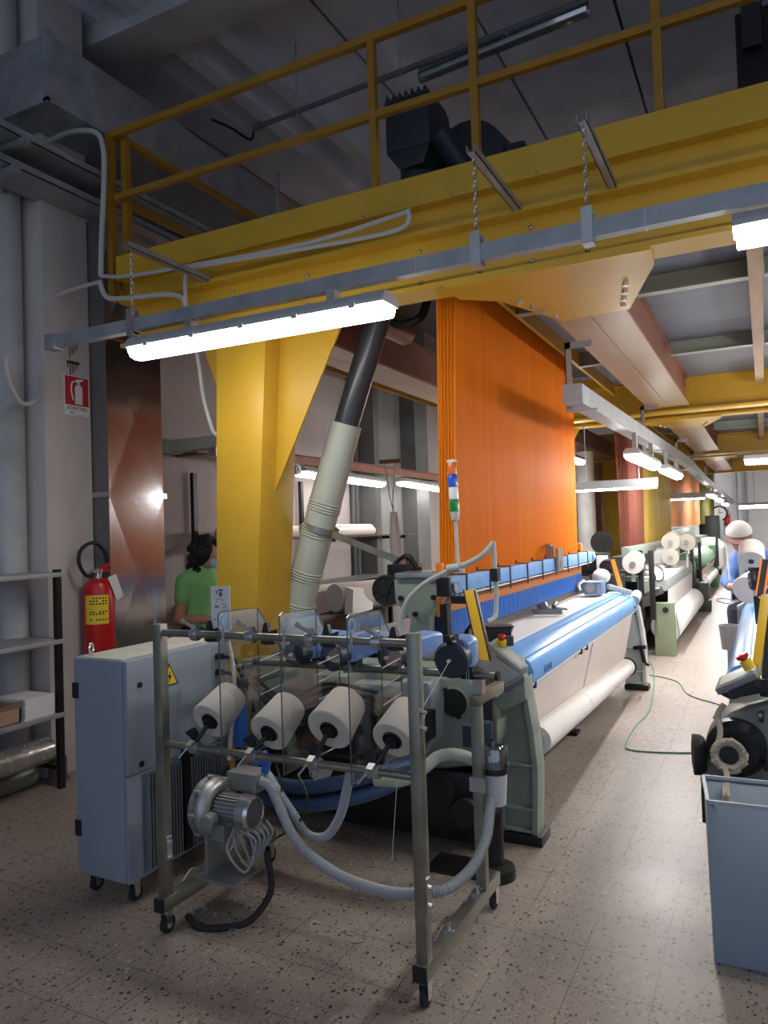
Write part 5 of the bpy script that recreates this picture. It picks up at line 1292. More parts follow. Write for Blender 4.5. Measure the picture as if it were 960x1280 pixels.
# far end selvedge unit with its bobbins
b = MB().box(-1.52,-1.36,7.00,7.22,0.95,1.07); b.build('selvedge_unit', M('unit_blue',(0.20,0.28,0.42),0.35,0.2), t, bevel=0.006)
MB().cyl((-1.46,6.985,1.02), (-1.46,7.0,1.02), 0.045, n=22).cyl((-1.46,6.97,1.02), (-1.46,6.985,1.02), 0.02, n=14).box(-1.40,-1.37,6.99,7.0,0.97,1.05).build('selvedge_dial', galv, t)
MB().tube([(-1.55,7.0,0.97), (-1.58,7.05,1.03), (-1.54,7.12,1.07)], 0.022, 8).build('selvedge_tube', galv, t)
tag(MB().sphere((-1.42,7.33,1.10), 0.085, 22, 14, (1,1,0.85)).build('yarn_ball', yarn_w), 'round white yarn package behind the far blue cover end of the near loom', 'yarn')
MB().bar((-1.35,7.25,1.01), (-1.16,7.36,0.94), 0.07, 0.05).build('end_arm', lightgrey, t, bevel=0.012)
MB().cyl((-1.14,7.42,0.86), (-1.14,7.60,0.90), 0.05, n=16).build('end_cap', lightgrey, t)
# gearbox castings on the near end
q0 = AY(565,880,3.42)
pr = []
for px, py in ((540,846), (575,842), (605,860), (618,895), (616,930), (600,958), (555,962), (530,962), (520,900)):
    p = AY(px,py,3.45); pr.append((p.x,3.45,p.z))
MB().prism(pr, (0,0.28,0)).build('gear_housing', greygreen, t, bevel=0.03, seg=3)
MB().lathe(V((q0.x,3.455,q0.z)), (0,-1,0), [(0,0.078),(0.012,0.078),(0.014,0.070),(0.004,0.068)], 30, cap=False).build('cover_rim', greygreen, t)
MB().cyl((q0.x,3.447,q0.z), (q0.x,3.44,q0.z), 0.068, n=30).build('round_grille', black, t)
b = MB()
for px, py in ((557,862), (574,896), (600,902), (606,888), (538,928)):
    p = AY(px,py,3.44); b.cyl((p.x,3.455,p.z), (p.x,3.43,p.z), 0.010, n=10)
b.each('housing_bolt', black_m, t)
pr = []
for px, py in ((500,850), (535,852), (541,880), (541,925), (530,950), (505,962), (480,955), (485,900)):
    p = AY(px,py,3.30); pr.append((p.x,3.30,p.z))
MB().prism(pr, (0,0.2,0)).build('gear_cover', M('cover_blue_grey',(0.27,0.31,0.33),0.4,var=0.06,scale=4), t, bevel=0.02, seg=3)
for (u0,v0,u1,v1,y,m,nm) in ((392,846,433,872,3.35,greygreen,'end_box'), (440,858,500,868,3.4,lightgrey,'tie_rail'), (345,830,380,870,3.5,greygreen,'end_box'), (410,905,470,945,3.6,lightgrey,'lower_casting')):
    p0, p1 = AY(u0,v1,y), AY(u1,v0,y)
    MB().box(p0.x,p1.x,y,y+0.15,p0.z,p1.z).build(nm, m, t, bevel=0.006)
MB().box(-2.7,-1.3,3.45,3.7,0.24,0.40).box(-2.1,-1.30,3.50,3.7,0.04,0.26).box(-2.9,-2.2,3.6,3.9,0.03,0.5).build('under_gear', black_m, t, bevel=0.01)  # black machinery, enlarged with added boxes to darken the space below
b = MB(); b.cyl((-1.50,3.38,0.30), (-1.50,3.50,0.30), 0.09, n=24).cyl((-1.35,3.4,0.22), (-1.35,3.6,0.22), 0.07, n=20).cyl((-1.75,3.40,0.40), (-1.75,3.5,0.40), 0.10, n=24)
b.each('pulley', rubber, t)
MB().box(-1.30,-1.23,3.9,3.96,0.05,0.4).build('guard', black_m, t)
for (x0_,x1_,y0_,z0_,z1_,m_,nm_) in ((-2.30,-1.95,3.25,0.62,0.80,darkmach,'shade_block'), (-2.05,-1.80,3.2,0.50,0.72,black_m,'shade_block'), (-1.62,-1.45,3.15,0.60,0.74,black_m,'shade_drive_block'), (-2.6,-2.3,3.3,0.55,0.92,greygreen,'end_box'), (-2.2,-1.3,3.5,0.84,0.90,greygreen,'tie_rail')):  # dark blocks added among the castings to stand in for shade
    MB().box(x0_,x1_,y0_,y0_+0.18,z0_,z1_).build(nm_, m_, t, bevel=0.012)
b = MB()
for k in range(4): b.tube([(-2.35+0.02*k,3.0,0.95-0.03*k), (-2.15,3.05,0.80-0.03*k), (-1.95+0.03*k,3.15,0.86-0.02*k), (-1.75,3.3,0.80-0.04*k)], 0.010, 6)
b.build('wiring', black, t)
# terminal strip and rails under the feeders
p0 = AY(545,815,3.3); MB().box(p0.x-0.12,p0.x+0.05,3.3,3.36,p0.z-0.03,p0.z+0.03).build('terminal_strip', M('strip_white',(0.5,0.45,0.42),0.5,var=0.4,scale=40), t)
MB().cyl(AY(430,838,3.2), AY(585,838,3.3), 0.012, n=8).build('feed_rail', galv, t)
# black pedestal between the creel and the loom
t3 = thing('pedestal_stand', 'black square column on a round black foot beside the clear jar', 'stand', (-1.17,3.3,0))
MB().box(-1.205,-1.145,3.27,3.33,0.05,0.84).build('column', black_m, t3, bevel=0.004)
MB().lathe((-1.175,3.30,0), (0,0,1), [(0,0.10),(0.035,0.10),(0.045,0.095),(0.06,0.05),(0.30,0.048)], 30).build('foot', black_m, t3)
MB().box(-1.49,-1.2,3.22,3.42,0.0,0.012).build('foot_plate', black_m, t3, bevel=0.003)
# orange harness curtain of jacquard cords
def cord_mat(name, cols):
    m = bpy.data.materials.new(name); m.use_nodes = True; N = m.node_tree.nodes; L = m.node_tree.links; b = N['Principled BSDF']
    tc = N.new('ShaderNodeTexCoord'); mp = N.new('ShaderNodeMapping'); mp.inputs['Scale'].default_value = (3, 9, 0.25)
    nz = N.new('ShaderNodeTexNoise'); nz.inputs['Scale'].default_value = 1.6; nz.inputs['Detail'].default_value = 6
    cr = N.new('ShaderNodeValToRGB'); e = cr.color_ramp.elements
    e[0].position = 0.3; e[0].color = (*cols[0],1); e[1].position = 0.7; e[1].color = (*cols[1],1)
    L.new(tc.outputs['Object'], mp.inputs[0]); L.new(mp.outputs[0], nz.inputs['Vector']); L.new(nz.outputs['Fac'], cr.inputs[0]); L.new(cr.outputs[0], b.inputs['Base Color'])
    b.inputs['Roughness'].default_value = 0.6
    b.inputs['Specular IOR Level'].default_value = 0.15
    return m
o = strands(-1.675,-1.585, 3.97, 7.10, 1.21, 3.34, 11, 250, 0.0042, 0.0006, top=(-1.655,-1.575), skew=0.009, lean=0.11).build('harness_curtain', cord_mat('orange_cord', ((0.88,0.215,0.004), (0.94,0.30,0.008))))
tag(o, 'tall curtain of bright orange harness cords', 'harness', 'harness curtains', 'stuff')
for k, (y0, y1, z0, z1, c0_, c1_, lab_, nx, ny) in enumerate((
    (10.1,11.45,1.28,3.35,(0.14,0.04,0.025),(0.22,0.07,0.045),'dark red-brown harness curtain over the second loom',12,60),
    (11.4,15.0,1.22,3.35,(0.42,0.27,0.03),(0.60,0.42,0.06),'yellow harness curtain over the second loom',12,150),
    (15.9,22.0,1.5,3.35,(0.48,0.20,0.08),(0.66,0.30,0.13),'tan-orange harness curtain over the green loom',10,150),
    (22.9,28.6,1.5,3.35,(0.16,0.13,0.04),(0.26,0.24,0.07),'olive harness curtain near the clock on the end wall',8,120))):
    o = strands(-1.68,-1.58, y0, y1, z0, z1, nx, ny, 0.010, 0.012, top=(-1.72,-1.54)).build('harness_curtain', cord_mat('cord_%d' % k, (c0_, c1_)))
    tag(o, lab_, 'harness', 'harness curtains', 'stuff')

# ================================================================== LOOM 2 (grey-green with the pale post)
t = thing('weaving_loom', 'olive-grey weaving loom with flat white top and a pale green end post', 'loom', (-1.6,11.8,0), 'looms in the hall')
MB().box(-1.235,-1.005,9.48,9.62,0.0,0.63).build('end_post', olive, t, bevel=0.008)
MB().lathe((-1.10,9.475,0.55), (0,1,0), [(0,0.05),(0.0,0.062),(0.012,0.062)], 20).build('post_boss', olive, t)
MB().cyl((-1.10,9.468,0.55), (-1.10,9.476,0.55), 0.035, n=18).build('post_hole', black, t)
b = MB().box(-1.6,-1.40,9.5,9.62,0.0,0.95).box(-3.0,-1.6,9.5,9.62,0.35,0.95).box(-1.55,-1.15,14.0,14.12,0,0.95).box(-3.0,-1.55,14.0,14.12,0.35,0.95)
b.each('side_frame', greygreen_d, t, bevel=0.01)
MB().box(-1.40,-1.10,9.65,14.0,0.76,0.90).build('breast_beam', lightgrey, t, bevel=0.01)
MB().box(-2.2,-1.12,9.7,14.0,0.90,0.925).build('table_top', cloth, t, bevel=0.003)
MB().quad((-1.11,9.9,0.77), (-1.11,13.9,0.77), (-1.13,13.9,0.3), (-1.13,9.9,0.3)).add([], []).build('cloth_apron', cloth, t)
MB().box(-2.4,-1.5,9.7,14.0,0.10,0.6).build('under_gear', darkmach, t)
MB().box(-2.3,-1.45,9.55,9.75,0.5,1.02).box(-2.6,-1.8,9.6,9.9,0.95,1.18).build('head_gear', darkmach, t, bevel=0.02)
for x, y in ((-1.35,9.35), (-1.22,9.30)): MB().box(x-0.03,x+0.03,y,y+0.05,0.45,1.27).build('light_curtain_post', black, t, bevel=0.004)
MB().box(-1.14,-1.08,13.4,13.46,0.25,1.25).build('light_curtain_post', black, t, bevel=0.004)
MB().box(-1.62,-1.52,9.7,14.8,1.16,1.30).build('harness_beam', greygreen, t, bevel=0.006)
MB().box(-1.75,-1.62,9.7,14.8,0.95,1.18).build('harness_board', darkmach, t)
p0, p1 = AY(766,700,9.0), AY(778,742,8.8)
MB().bar(p0, p1, 0.03, 0.05, (1,0,0)).build('guard_bar', orange_p, t, bevel=0.003)
MB().bar(p0+V((0.035,0,0)), p1+V((0.035,0,0)), 0.03, 0.02, (1,0,0)).bar(p0+V((-0.035,0,0)), p1+V((-0.035,0,0)), 0.03, 0.02, (1,0,0)).each('guard_edge', black, t)
b = MB()
b.cyl((-1.30,9.42,0.72), (-1.12,9.36,0.80), 0.045, n=14).obox((-1.30,9.4,0.66), 0.16, 0.12, 0.12, (1,-0.3,0.3), (0.3,1,0))
b.each('take_up_motor', M('temple_steel',(0,0,0)), t, bevel=0.004)
MB().torus((-1.20,9.62,0.98), (0.6,1,0.3), 0.10, 0.008, 24, 6).torus((-1.30,9.6,0.94), (0.2,1,0.3), 0.09, 0.008, 24, 6).build('coiled_cable', black, t)
b = MB()
for k in range(9):
    x, y = random.uniform(-2.0,-1.3), 9.95+k*0.36; b.obox((x,y,0.955), random.uniform(0.2,0.5), random.uniform(0.1,0.25), 0.05, (1,random.uniform(-.4,.4),random.uniform(-.1,.1)), (0,1,random.uniform(-0.2,0.2)))
b.each('guide_part', M('pale_steel',(0.62,0.64,0.68),0.4,0.3), t, bevel=0.01)
rl = thing('cloth_roll', 'fat white cloth roll on the front of the olive-grey second loom', 'cloth roll', (-1.13,11.9,0.15), 'cloth rolls')
MB().lathe((-1.14,9.85,0.30), (0,1,0), [(0,0.05),(0.0,0.185),(3.6,0.185),(3.6,0.05)], 36).build('cloth', cloth, rl)
MB().cyl((-1.14,9.65,0.30), (-1.14,13.7,0.30), 0.05, n=16).build('roller', galv_m, rl)
for (x0_,x1_,y0_,y1_,z0_,z1_,m_,nm_) in ((-1.62,-1.28,9.50,9.72,0.60,0.90,greygreen,'gear_case'), (-1.95,-1.55,9.30,9.5,0.62,0.98,darkmach,'gear_case'), (-2.15,-1.75,9.45,9.7,1.02,1.24,black_m,'dobby_box'), (-1.50,-1.36,9.62,9.9,0.93,1.06,darkmach,'gripper_box'), (-1.85,-1.72,9.28,9.34,1.0,1.22,white_p,'label_plate')):
    MB().box(x0_,x1_,y0_,y1_,z0_,z1_).build(nm_, m_, t, bevel=0.012)
b = MB().cyl((-1.72,9.22,1.08), (-1.72,9.34,1.10), 0.085, n=24).cyl((-1.72,9.20,1.08), (-1.72,9.22,1.08), 0.04, n=16); b.build('drive_wheel', black, t)
# yarn packages on the second loom
for i, (px, py, y, r, lab_) in enumerate(((791,705,9.2,0.125,'big white yarn cone at the near end of the second loom'), (838,678,11.5,0.13,'beige yarn cone above the white loom table, beside its twin by the tan harness'), (858,678,11.9,0.13,'beige yarn cone above the white loom table, twin nearer the green loom'), (838,697,11.5,0.12,'lower beige cone under the two upper cones of the second loom'))):
    q = AY(px,py,y)
    tt = thing('yarn_cone', lab_, 'yarn cone', q, 'yarn cones on the second loom')
    MB().lathe(q, (0.05,1,0.25), [(0,0.03),(0,r*0.96),(0.012,r),(0.2,r*0.85),(0.21,r*0.7),(0.21,0.03)], 30).build('yarn', yarn_w if i == 0 else M('grey_beige_yarn',(0.46,0.42,0.37),0.85), tt)
    MB().cyl(q-V((0,0.03,0.008)), q+V((0,0.01,0)), 0.035, n=14).build('core', M('peg_grey',(0.25,0.25,0.25),0.4), tt)
b = MB()
for px, y in ((838,11.6), (858,12.0)):
    q = AY(px,678,y); b.box(q.x-0.012,q.x+0.012,y+0.05,y+0.09,0.9,q.z)
q = AY(791,705,9.3); b.box(q.x-0.02,q.x+0.02,9.3,9.34,0.9,q.z)
b.each('cone_holder', galv_m, t)
tag(MB().obox((-1.52,12.3,1.06), 0.46, 0.3, 0.26, (1,-0.2,0.1), (0.2,1,0.15)).build('cloth_bundle', cloth, bevel=0.06, seg=4), 'white cloth bundle lying on the second loom table below the upper cones', 'cloth')
# ================================================================== LOOM 3 (green)
t = thing('weaving_loom', 'green weaving loom with white cloth on its rounded cover', 'loom', (-1.6,18,0), 'looms in the hall')
pr = [(-1.60,0.93), (-1.35,1.00), (-1.12,0.86), (-1.08,0.72), (-1.16,0.66), (-1.6,0.7)]
MB().prism([(x,15.4,z) for x, z in pr], (0,4.4,0)).build('breast_cover', greenm, t, bevel=0.01)
MB().quad((-1.52,15.6,0.958), (-1.52,19.5,0.958), (-1.2,19.5,0.925), (-1.2,15.6,0.925)).add([], []).build('woven_cloth', cloth, t)
MB().quad((-1.10,15.5,0.68), (-1.10,19.7,0.68), (-1.2,19.7,0.35), (-1.2,15.5,0.35)).add([], []).build('cloth_apron', cloth_b, t)
b = MB().box(-1.75,-1.2,15.3,15.42,0,0.9).box(-1.25,-1.05,19.85,20.0,0,1.0).box(-2.8,-1.5,19.85,20.0,0.2,1.0)
b.each('side_frame', greenm, t, bevel=0.01)
MB().box(-2.2,-1.3,15.5,19.8,0.1,0.62).build('under_gear', darkmach, t)
MB().box(-1.9,-1.6,15.2,20.8,1.15,1.45).build('harness_beam', greygreen, t, bevel=0.01)
MB().box(-2.3,-1.5,14.9,15.6,0.5,1.12).build('head_gear', greygreen_d, t, bevel=0.03)
MB().box(-1.13,-1.08,15.0,15.06,0.2,1.2).build('light_curtain_post', black, t)
MB().box(-1.08,-1.02,19.6,19.66,0.5,1.25).build('light_curtain_post', black, t)
rl = thing('cloth_roll', 'small cloth roll with dark stripes on the front of the green third loom', 'cloth roll', (-1.15,17,0.2), 'cloth rolls')
MB().cyl((-1.17,15.6,0.36), (-1.17,19.5,0.36), 0.13, n=28).build('cloth', cloth, rl)
b = MB()
for y in (16.1, 17.2): b.lathe((-1.17,y,0.36), (0,1,0), [(0,0.131),(0,0.133),(0.04,0.133),(0.04,0.131)], 28, cap=False)
b.build('stripe', M('stripe_grey',(0.25,0.25,0.24),0.8), rl)
tag(MB().box(-1.15,-0.95,14.35,14.75,0,0.5).box(-1.1,-0.9,14.3,14.5,0,0.2).build('waste_box', darkmach, bevel=0.02), 'dark box standing on the floor between the second and the green loom', 'box')
t = thing('weaving_loom', 'white-covered loom behind the green one', 'loom', (-1.6,24,0), 'looms in the hall')
MB().prism([(-1.7,21.2,1.15), (-1.25,21.2,1.12), (-1.0,21.2,0.9), (-0.98,21.2,0.4), (-1.3,21.2,0.2), (-1.7,21.2,0.2)], (0,2.3,0)).build('cover', white_p, t, bevel=0.05, seg=3)
MB().box(-1.9,-1.5,21.0,23.6,0,1.2).build('frame', greygreen_d, t, bevel=0.02)
# grey pillars and odd things behind the harness
for i, (px, y, w_, m_, lab_) in enumerate(((733,12.5,0.30,concrete,'grey pillar standing behind the orange harness'), (748,15.0,0.22,redbrown,'slim dark red post behind the orange harness'))):
    q = AY(px,640,y)
    tag(MB().lathe((q.x,y,0), (0,0,1), [(0,w_/2+0.04),(0.05,w_/2),(2.8,w_/2)], 18).build('support_post', m_), lab_, 'post')
q = AY(752,678,11.0)
tag(MB().cyl((q.x,11.0,q.z), (q.x,11.06,q.z), 0.16, n=28).cyl((q.x,10.97,q.z), (q.x,11.0,q.z), 0.05, n=14).box(q.x-0.03,q.x+0.03,11.06,11.1,0.5,q.z).build('beam_disc', black), 'black disc at the back of the second loom beside the orange harness', 'disc')
# ================================================================== RIGHT LOOM
t = thing('weaving_loom', 'loom with sky-blue cover and dark green gear casing behind the grey-blue bin', 'loom', (0.4,5.4,0), 'looms in the hall')
RL = t
y0, y1 = 3.92, 7.05
pr = [(0.10,0.955), (0.02,0.965), (-0.06,0.945), (-0.165,0.90), (-0.197,0.85), (-0.190,0.78), (-0.15,0.77), (0.10,0.86)]
cv = MB().prism([(x,y0,z) for x, z in pr], (0,y1-y0,0)).build('breast_cover', blue, t, bevel=0.004)
b = MB()
for x, z in ((-0.02,0.957), (-0.09,0.934), (-0.125,0.919)): b.bar((x,y0+0.01,z), (x,y1-0.01,z), 0.012, 0.006)
b.build('cover_ridge', M('pale_cover_blue',(0.40,0.60,0.85),0.3), cv)
MB().prism([(x,y1,z+0.01) for x, z in pr], (0,0.03,0)).build('cover_end', M('pale_cover_blue',(0,0,0)), t)
MB().box(-0.17,-0.15,y0,y1,0.40,0.77).build('cloth_apron', cloth_b, t)
MB().cyl((-0.10,y0,0.36), (-0.10,y1,0.36), 0.075, n=28).build('cloth_roll', rollc, t)
MB().box(0.10,0.45,y0,y1,0.86,0.93).build('cloth_table', cloth, t)
MB().box(0.45,0.50,y0,y1+0.2,1.24,1.34).build('harness_beam', blue_b, t)
for y in (3.80, 7.05):
    MB().prism([(-0.16,y,0.88), (-0.21,y,0.6), (-0.22,y,0.03), (0.0,y,0.03), (0.05,y,0.5), (1.4,y,0.55), (1.4,y,0.03), (1.6,y,0.03), (1.6,y,0.85), (0.12,y,0.92)], (0,0.09,0)).build('side_frame', greygreen, t, bevel=0.006)
MB().box(0.1,1.5,3.9,7.05,0.2,0.8).build('under_gear', darkmach, t)
# gear motor on its near end
def gear(par):
    pr = []
    for a in range(0, 181, 12):
        an = math.radians(a); pr.append((0.10+0.40*math.cos(an), 3.55, 0.46+0.385*math.sin(an)**0.8 if a not in (0,180) else 0.46))
    pr += [(-0.28,3.55,0.20), (0.50,3.55,0.20)]
    MB().prism(pr, (0,0.28,0)).build('gear_casing', greygreen_d, par, bevel=0.035, seg=4)
    MB().lathe((0.36,3.56,0.52), (0,-1,0), [(0,0.29),(0.03,0.27),(0.09,0.25),(0.11,0.20)], 36).build('casing_cover', greygreen, par)
    c = AY(906,930,3.53)
    MB().lathe((c.x+0.045,3.56,c.z-0.01), (0,-1,0), [(0,0.122),(0.05,0.118),(0.07,0.09)], 32).build('flange', black_m, par)
    MB().lathe((c.x-0.085,3.60,c.z-0.075), (-1,-0.15,0), [(0,0.075),(0.02,0.088),(0.05,0.088),(0.055,0.05)], 24).box(c.x-0.10,c.x+0.1,3.5,3.7,0.30,0.45).build('pulley', rubber, par)
    b = MB()
    for px, py in ((942,917), (958,955), (952,895)):
        p = AY(px,py,3.5); b.cyl((p.x,3.56,p.z), (p.x,3.43,p.z), 0.012, n=10)
    b.each('bolt', black_m, par)
gear(t)
c = AY(911,944,3.42)
y_ = thing('waste_selvedge', 'ring of fuzzy cream waste yarn on the shaft above the bin', 'yarn', (c.x,3.42,c.z-0.08))
b = MB()
for k in range(40):
    a = 2*PI*k/40; r = 0.052+random.uniform(-0.006,0.006); q = c+V((math.cos(a)*r, random.uniform(-0.016,0.016), math.sin(a)*r))
    a2 = a+random.uniform(0.35,0.7); r2 = r+random.uniform(0.0,0.017)
    b.tube([q, c+V((math.cos((a+a2)/2)*(r+0.010),-0.015,math.sin((a+a2)/2)*(r+0.010))), c+V((math.cos(a2)*r2,random.uniform(-0.02,0.01),math.sin(a2)*r2))], 0.009, 6)
b.torus(c, (0,1,0), 0.054, 0.017, 36, 10)
b.build('ring', M('waste_yarn',(0.50,0.43,0.34),0.9,bump=0.4,bscale=300), y_)
b = MB().tube([c+V((-0.055,0,0)), AY(900,920,3.44), AY(899,903,3.46), AY(897,893,3.50), AY(905,880,3.52)], 0.012, 7)
for k in range(4): b.tube([AY(903,880+k,3.52), AY(898+k,890,3.5), AY(892+2*k,898,3.5)], 0.007, 5)
b.build('upper_strand', M('waste_yarn',(0,0,0)), y_)
b = MB(); r5 = random.Random(5)
for k in range(11):
    o = r5.uniform(-3,3); b.tube([c+V((0.004*r5.uniform(-3,3),-0.012,-0.06)), AY(907+o*0.8,960,3.34), AY(909+o,972,3.22), AY(907+o*1.3,988,3.13), AY(908+o*1.5,1000+r5.uniform(-6,4),3.08)], 0.0028, 5)
b.build('hanging_strand', M('waste_yarn',(0,0,0)), y_)
MB().cyl(c, c+V((0,0.15,0)), 0.040, n=6).build('shaft', black, t)
# control slab, stop button, yellow bar
A_, B_, C_, D_ = AY(893,862,3.42), AY(943,841,3.40), AY(946,826,3.60), AY(899,846,3.62)
cp = pan([A_, B_, C_, D_], 0.028, 'control_desk', M('desk_mid_grey',(0.20,0.22,0.23),0.45), t)
ctr = (A_+B_+C_+D_)/4; n_ = (B_-A_).cross(C_-A_).normalized(); n_ = n_ if n_.z > 0 else -n_
pan([ctr+(p-ctr)*0.78+n_*0.003 for p in (A_,B_,C_,D_)], 0.004, 'keypad', lightgrey, cp, 0.001)
q = AY(938,836,3.46)
MB().cyl(q, q+V((-0.02,0,0.035)), 0.024, n=16).build('button_base', tagyel, cp)
MB().lathe(q+V((-0.02,0,0.035)), (-0.5,0,0.86), [(0,0.012),(0.012,0.026),(0.024,0.026),(0.028,0.012)], 18).build('stop_button', red_p, cp)
b = MB()
for k in range(7):
    p = AY(915+5*k, 858-2*k, 3.5); b.obox(p+V((0,0,-0.03)), 0.03, 0.05, 0.04, (1,0.2,0.3), (0,1,0))
b.each('terminal', black, t, bevel=0.004)
MB().prism([AY(900,868,3.52), AY(950,850,3.52), AY(985,848,3.52), AY(985,860,3.52), AY(912,874,3.52)], (0,0.1,0)).build('desk_support', black_m, t)
p0, p1 = AY(957,745,3.72), AY(944,846,3.55)
MB().bar(p0, p1, 0.028, 0.036, (1,0,0)).build('guard_bar', barY, t, bevel=0.003)
p0, p1 = AY(963,770,3.70), AY(955,870,3.55)
MB().bar(p0, p1, 0.03, 0.03, (1,0,0)).build('guard_post', black, t)
p0, p1 = AY(957,700,5.2), AY(950,745,5.1)
MB().bar(p0, p1, 0.02, 0.035, (1,0,0)).build('guard_bar', black, t)
MB().bar(p0+V((0.022,0,0)), p1+V((0.022,0,0)), 0.022, 0.010, (1,0,0)).bar(p0+V((-0.022,0,0)), p1+V((-0.022,0,0)), 0.022, 0.010, (1,0,0)).each('guard_edge', orange_p, t)
# far end control slab and arm
A_, B_, C_, D_ = AY(910,757,7.0), AY(942,743,7.0), AY(944,737,7.25), AY(915,750,7.3)
pan([A_, B_, C_, D_], 0.05, 'far_control_desk', M('desk_grey',(0,0,0)), t)
MB().bar(AY(923,762,6.9), AY(954,747,6.9), 0.05, 0.07).build('end_arm', lightgrey, t, bevel=0.02)
p0 = AY(951,757,5.6); MB().obox(p0, 0.05, 0.05, 0.10, (1,0,0), (0,1,0)).build('blue_bracket', navy, t, bevel=0.004)
# creel of the right loom behind: stand, cones, feeder
q = AY(930,739,7.3)
t = thing('yarn_stand', 'grey yarn stand with crossbar in front of the man in the cap', 'stand', (q.x,7.3,0))
p0, p1 = AY(915,738,7.3), AY(945,742,7.3)
MB().bar(p0, p1, 0.04, 0.04).build('crossbar', galv_m, t)
MB().bar((p0.x+0.05,7.3,0.0), (p0.x+0.05,7.3,p0.z), 0.035, 0.035, (0,1,0)).build('upright', galv_m, t)
q2 = AY(927,700,7.3); MB().bar((q2.x,7.32,p0.z), (q2.x,7.32,q2.z+0.05), 0.05, 0.03, (0,1,0)).build('upright', galv_m, t)
MB().box(p0.x-0.0,p0.x+0.07,7.27,7.33,p0.z-0.09,p0.z-0.03).build('black_block', black, t)
MB().cyl((p0.x-0.01,7.25,p0.z+0.02), (p0.x-0.03,7.28,p0.z+0.40), 0.008, n=6).build('white_rod', white_p, t)
MB().box(p0.x-0.05,0.0,7.2,7.38,0.0,0.04).build('foot', galv_m, t)
q = AY(939,702,5.9)
tt = thing('yarn_cone', 'cream yarn cone hiding the face of the man in the cap', 'yarn cone', q)
MB().lathe(q, (0.02,0.80,0.60), [(0.004,0.015),(0.0,0.086),(0.006,0.090),(0.155,0.084),(0.163,0.07),(0.163,0.02)], 36).build('yarn', yarn, tt)
MB().cyl(q-V((0,0.004,0.003)), q+V((0,0.01,0.008)), 0.018, n=14).build('core', card, tt)
b = MB().bar(q+V((0.0,0.05,0.04)), q+V((0.01,0.3,-0.25)), 0.02, 0.02).bar(q+V((0.01,0.3,-0.25)), q+V((0.01,0.6,-0.4)), 0.02, 0.02); b.build('peg', galv_m, tt)
q = AY(934,738,6.4)
tt = thing('yarn_cone', 'white yarn cone low behind the blue-topped weft feeder', 'yarn cone', q)
MB().lathe(q, (0.3,0.8,0.3), [(0,0.02),(0,0.11),(0.01,0.115),(0.14,0.10),(0.15,0.03)], 30).build('yarn', yarn_w, tt)
MB().bar(q+V((0.05,0.1,0.0)), q+V((0.1,0.6,-0.05)), 0.02, 0.02).build('peg', galv_m, tt)
q = AY(937,726,5.2)
tt = feeder(q, 0.062, 'weft feeder with blue top beside the cone before the man in the cap', 1.35, 0.2)
MB().bar(AY(945,745,5.2), AY(948,780,5.2), 0.03, 0.03, (0,1,0)).build('post', black_m, tt)
q = AY(914,780,6.9)
tt = thing('waste_bucket', 'small grey bucket on a stand by the far loom end and yarn stand', 'bucket', (AZ(916,790,0.28).x, 6.3, 0))
q = AX(914,778,-0.28)
MB().lathe((-0.30,q.y,q.z-0.22), (0,0,1), [(0,0.06),(0.18,0.075),(0.2,0.08),(0.2,0.072),(0.02,0.055)], 22, cap=False).build('pail', lightgrey, tt)
MB().cyl((-0.30,q.y,q.z-0.06), (-0.30,q.y,q.z-0.055), 0.066, n=20).build('content', darkmach, tt)
MB().cyl((-0.30,q.y,0), (-0.30,q.y,q.z-0.22), 0.02, n=10).lathe((-0.30,q.y,0), (0,0,1), [(0,0.09),(0.012,0.09)], 18).build('stand_leg', galv_m, tt)
# tall bin
t = thing('waste_bin', 'tall grey-blue sheet-metal bin catching waste yarn', 'bin', (0.0,3.05,0))
zt = 0.60
tp = [(-0.222,2.90), (0.24,2.92), (0.205,3.20), (-0.256,3.18)]; bt = [(-0.228,2.965), (0.20,2.985), (0.18,3.17), (-0.225,3.15)]
b = MB(); n = 4
vs = [(x,y,zt) for x, y in tp]+[(x,y,0.0) for x, y in bt]
b.add(vs, [(0,1,5,4), (1,2,6,5), (2,3,7,6), (3,0,4,7), (4,5,6,7)])
ob = b.build('shell', binblue, t)
sm = ob.modifiers.new('thick', 'SOLIDIFY'); sm.thickness = 0.006; sm.offset = -1
b = MB()
for k in range(4):
    a, c2 = tp[k], tp[(k+1)%4]; b.bar((a[0],a[1],zt), (c2[0],c2[1],zt), 0.012, 0.012)
b.build('rim', M('bin_rim',(0.42,0.46,0.50),0.45), t)
MB().box(-0.01,-0.006,3.175,3.182,0.1,zt-0.01).build('seam', binin, t)
# green cable on the aisle floor
Z0 = 0.006
P = [AZ(x,y,Z0) for x, y in ((808,818), (815,832), (818,845), (816,870), (811,890), (797,905), (787,920), (782,934), (792,938), (815,940), (845,941), (885,941))]
P = [V((-1.0,P[0].y+0.15,0.5)), V((-1.0,P[0].y+0.1,0.15))]+P
tag(MB().tube(P, 0.0055, 6).build('floor_cable', cable_g), 'green cable snaking over the aisle floor in front of the blue loom', 'cable')
P = [AZ(x,y,Z0) for x, y in ((812,844), (830,847), (848,853), (858,866), (872,873), (890,878), (905,883))]
tag(MB().tube(P, 0.0055, 6).build('floor_cable', cable_g), 'green cable crossing the aisle straight to the gear casing, behind the snaking one', 'cable')
P = [AZ(x,y,Z0) for x, y in ((920,752), (905,748), (896,750), (906,754), (920,755))]
tag(MB().tube(P, 0.008, 6).build('floor_cable', black), 'thin black cable loop on the aisle floor by the yarn stand', 'cable')

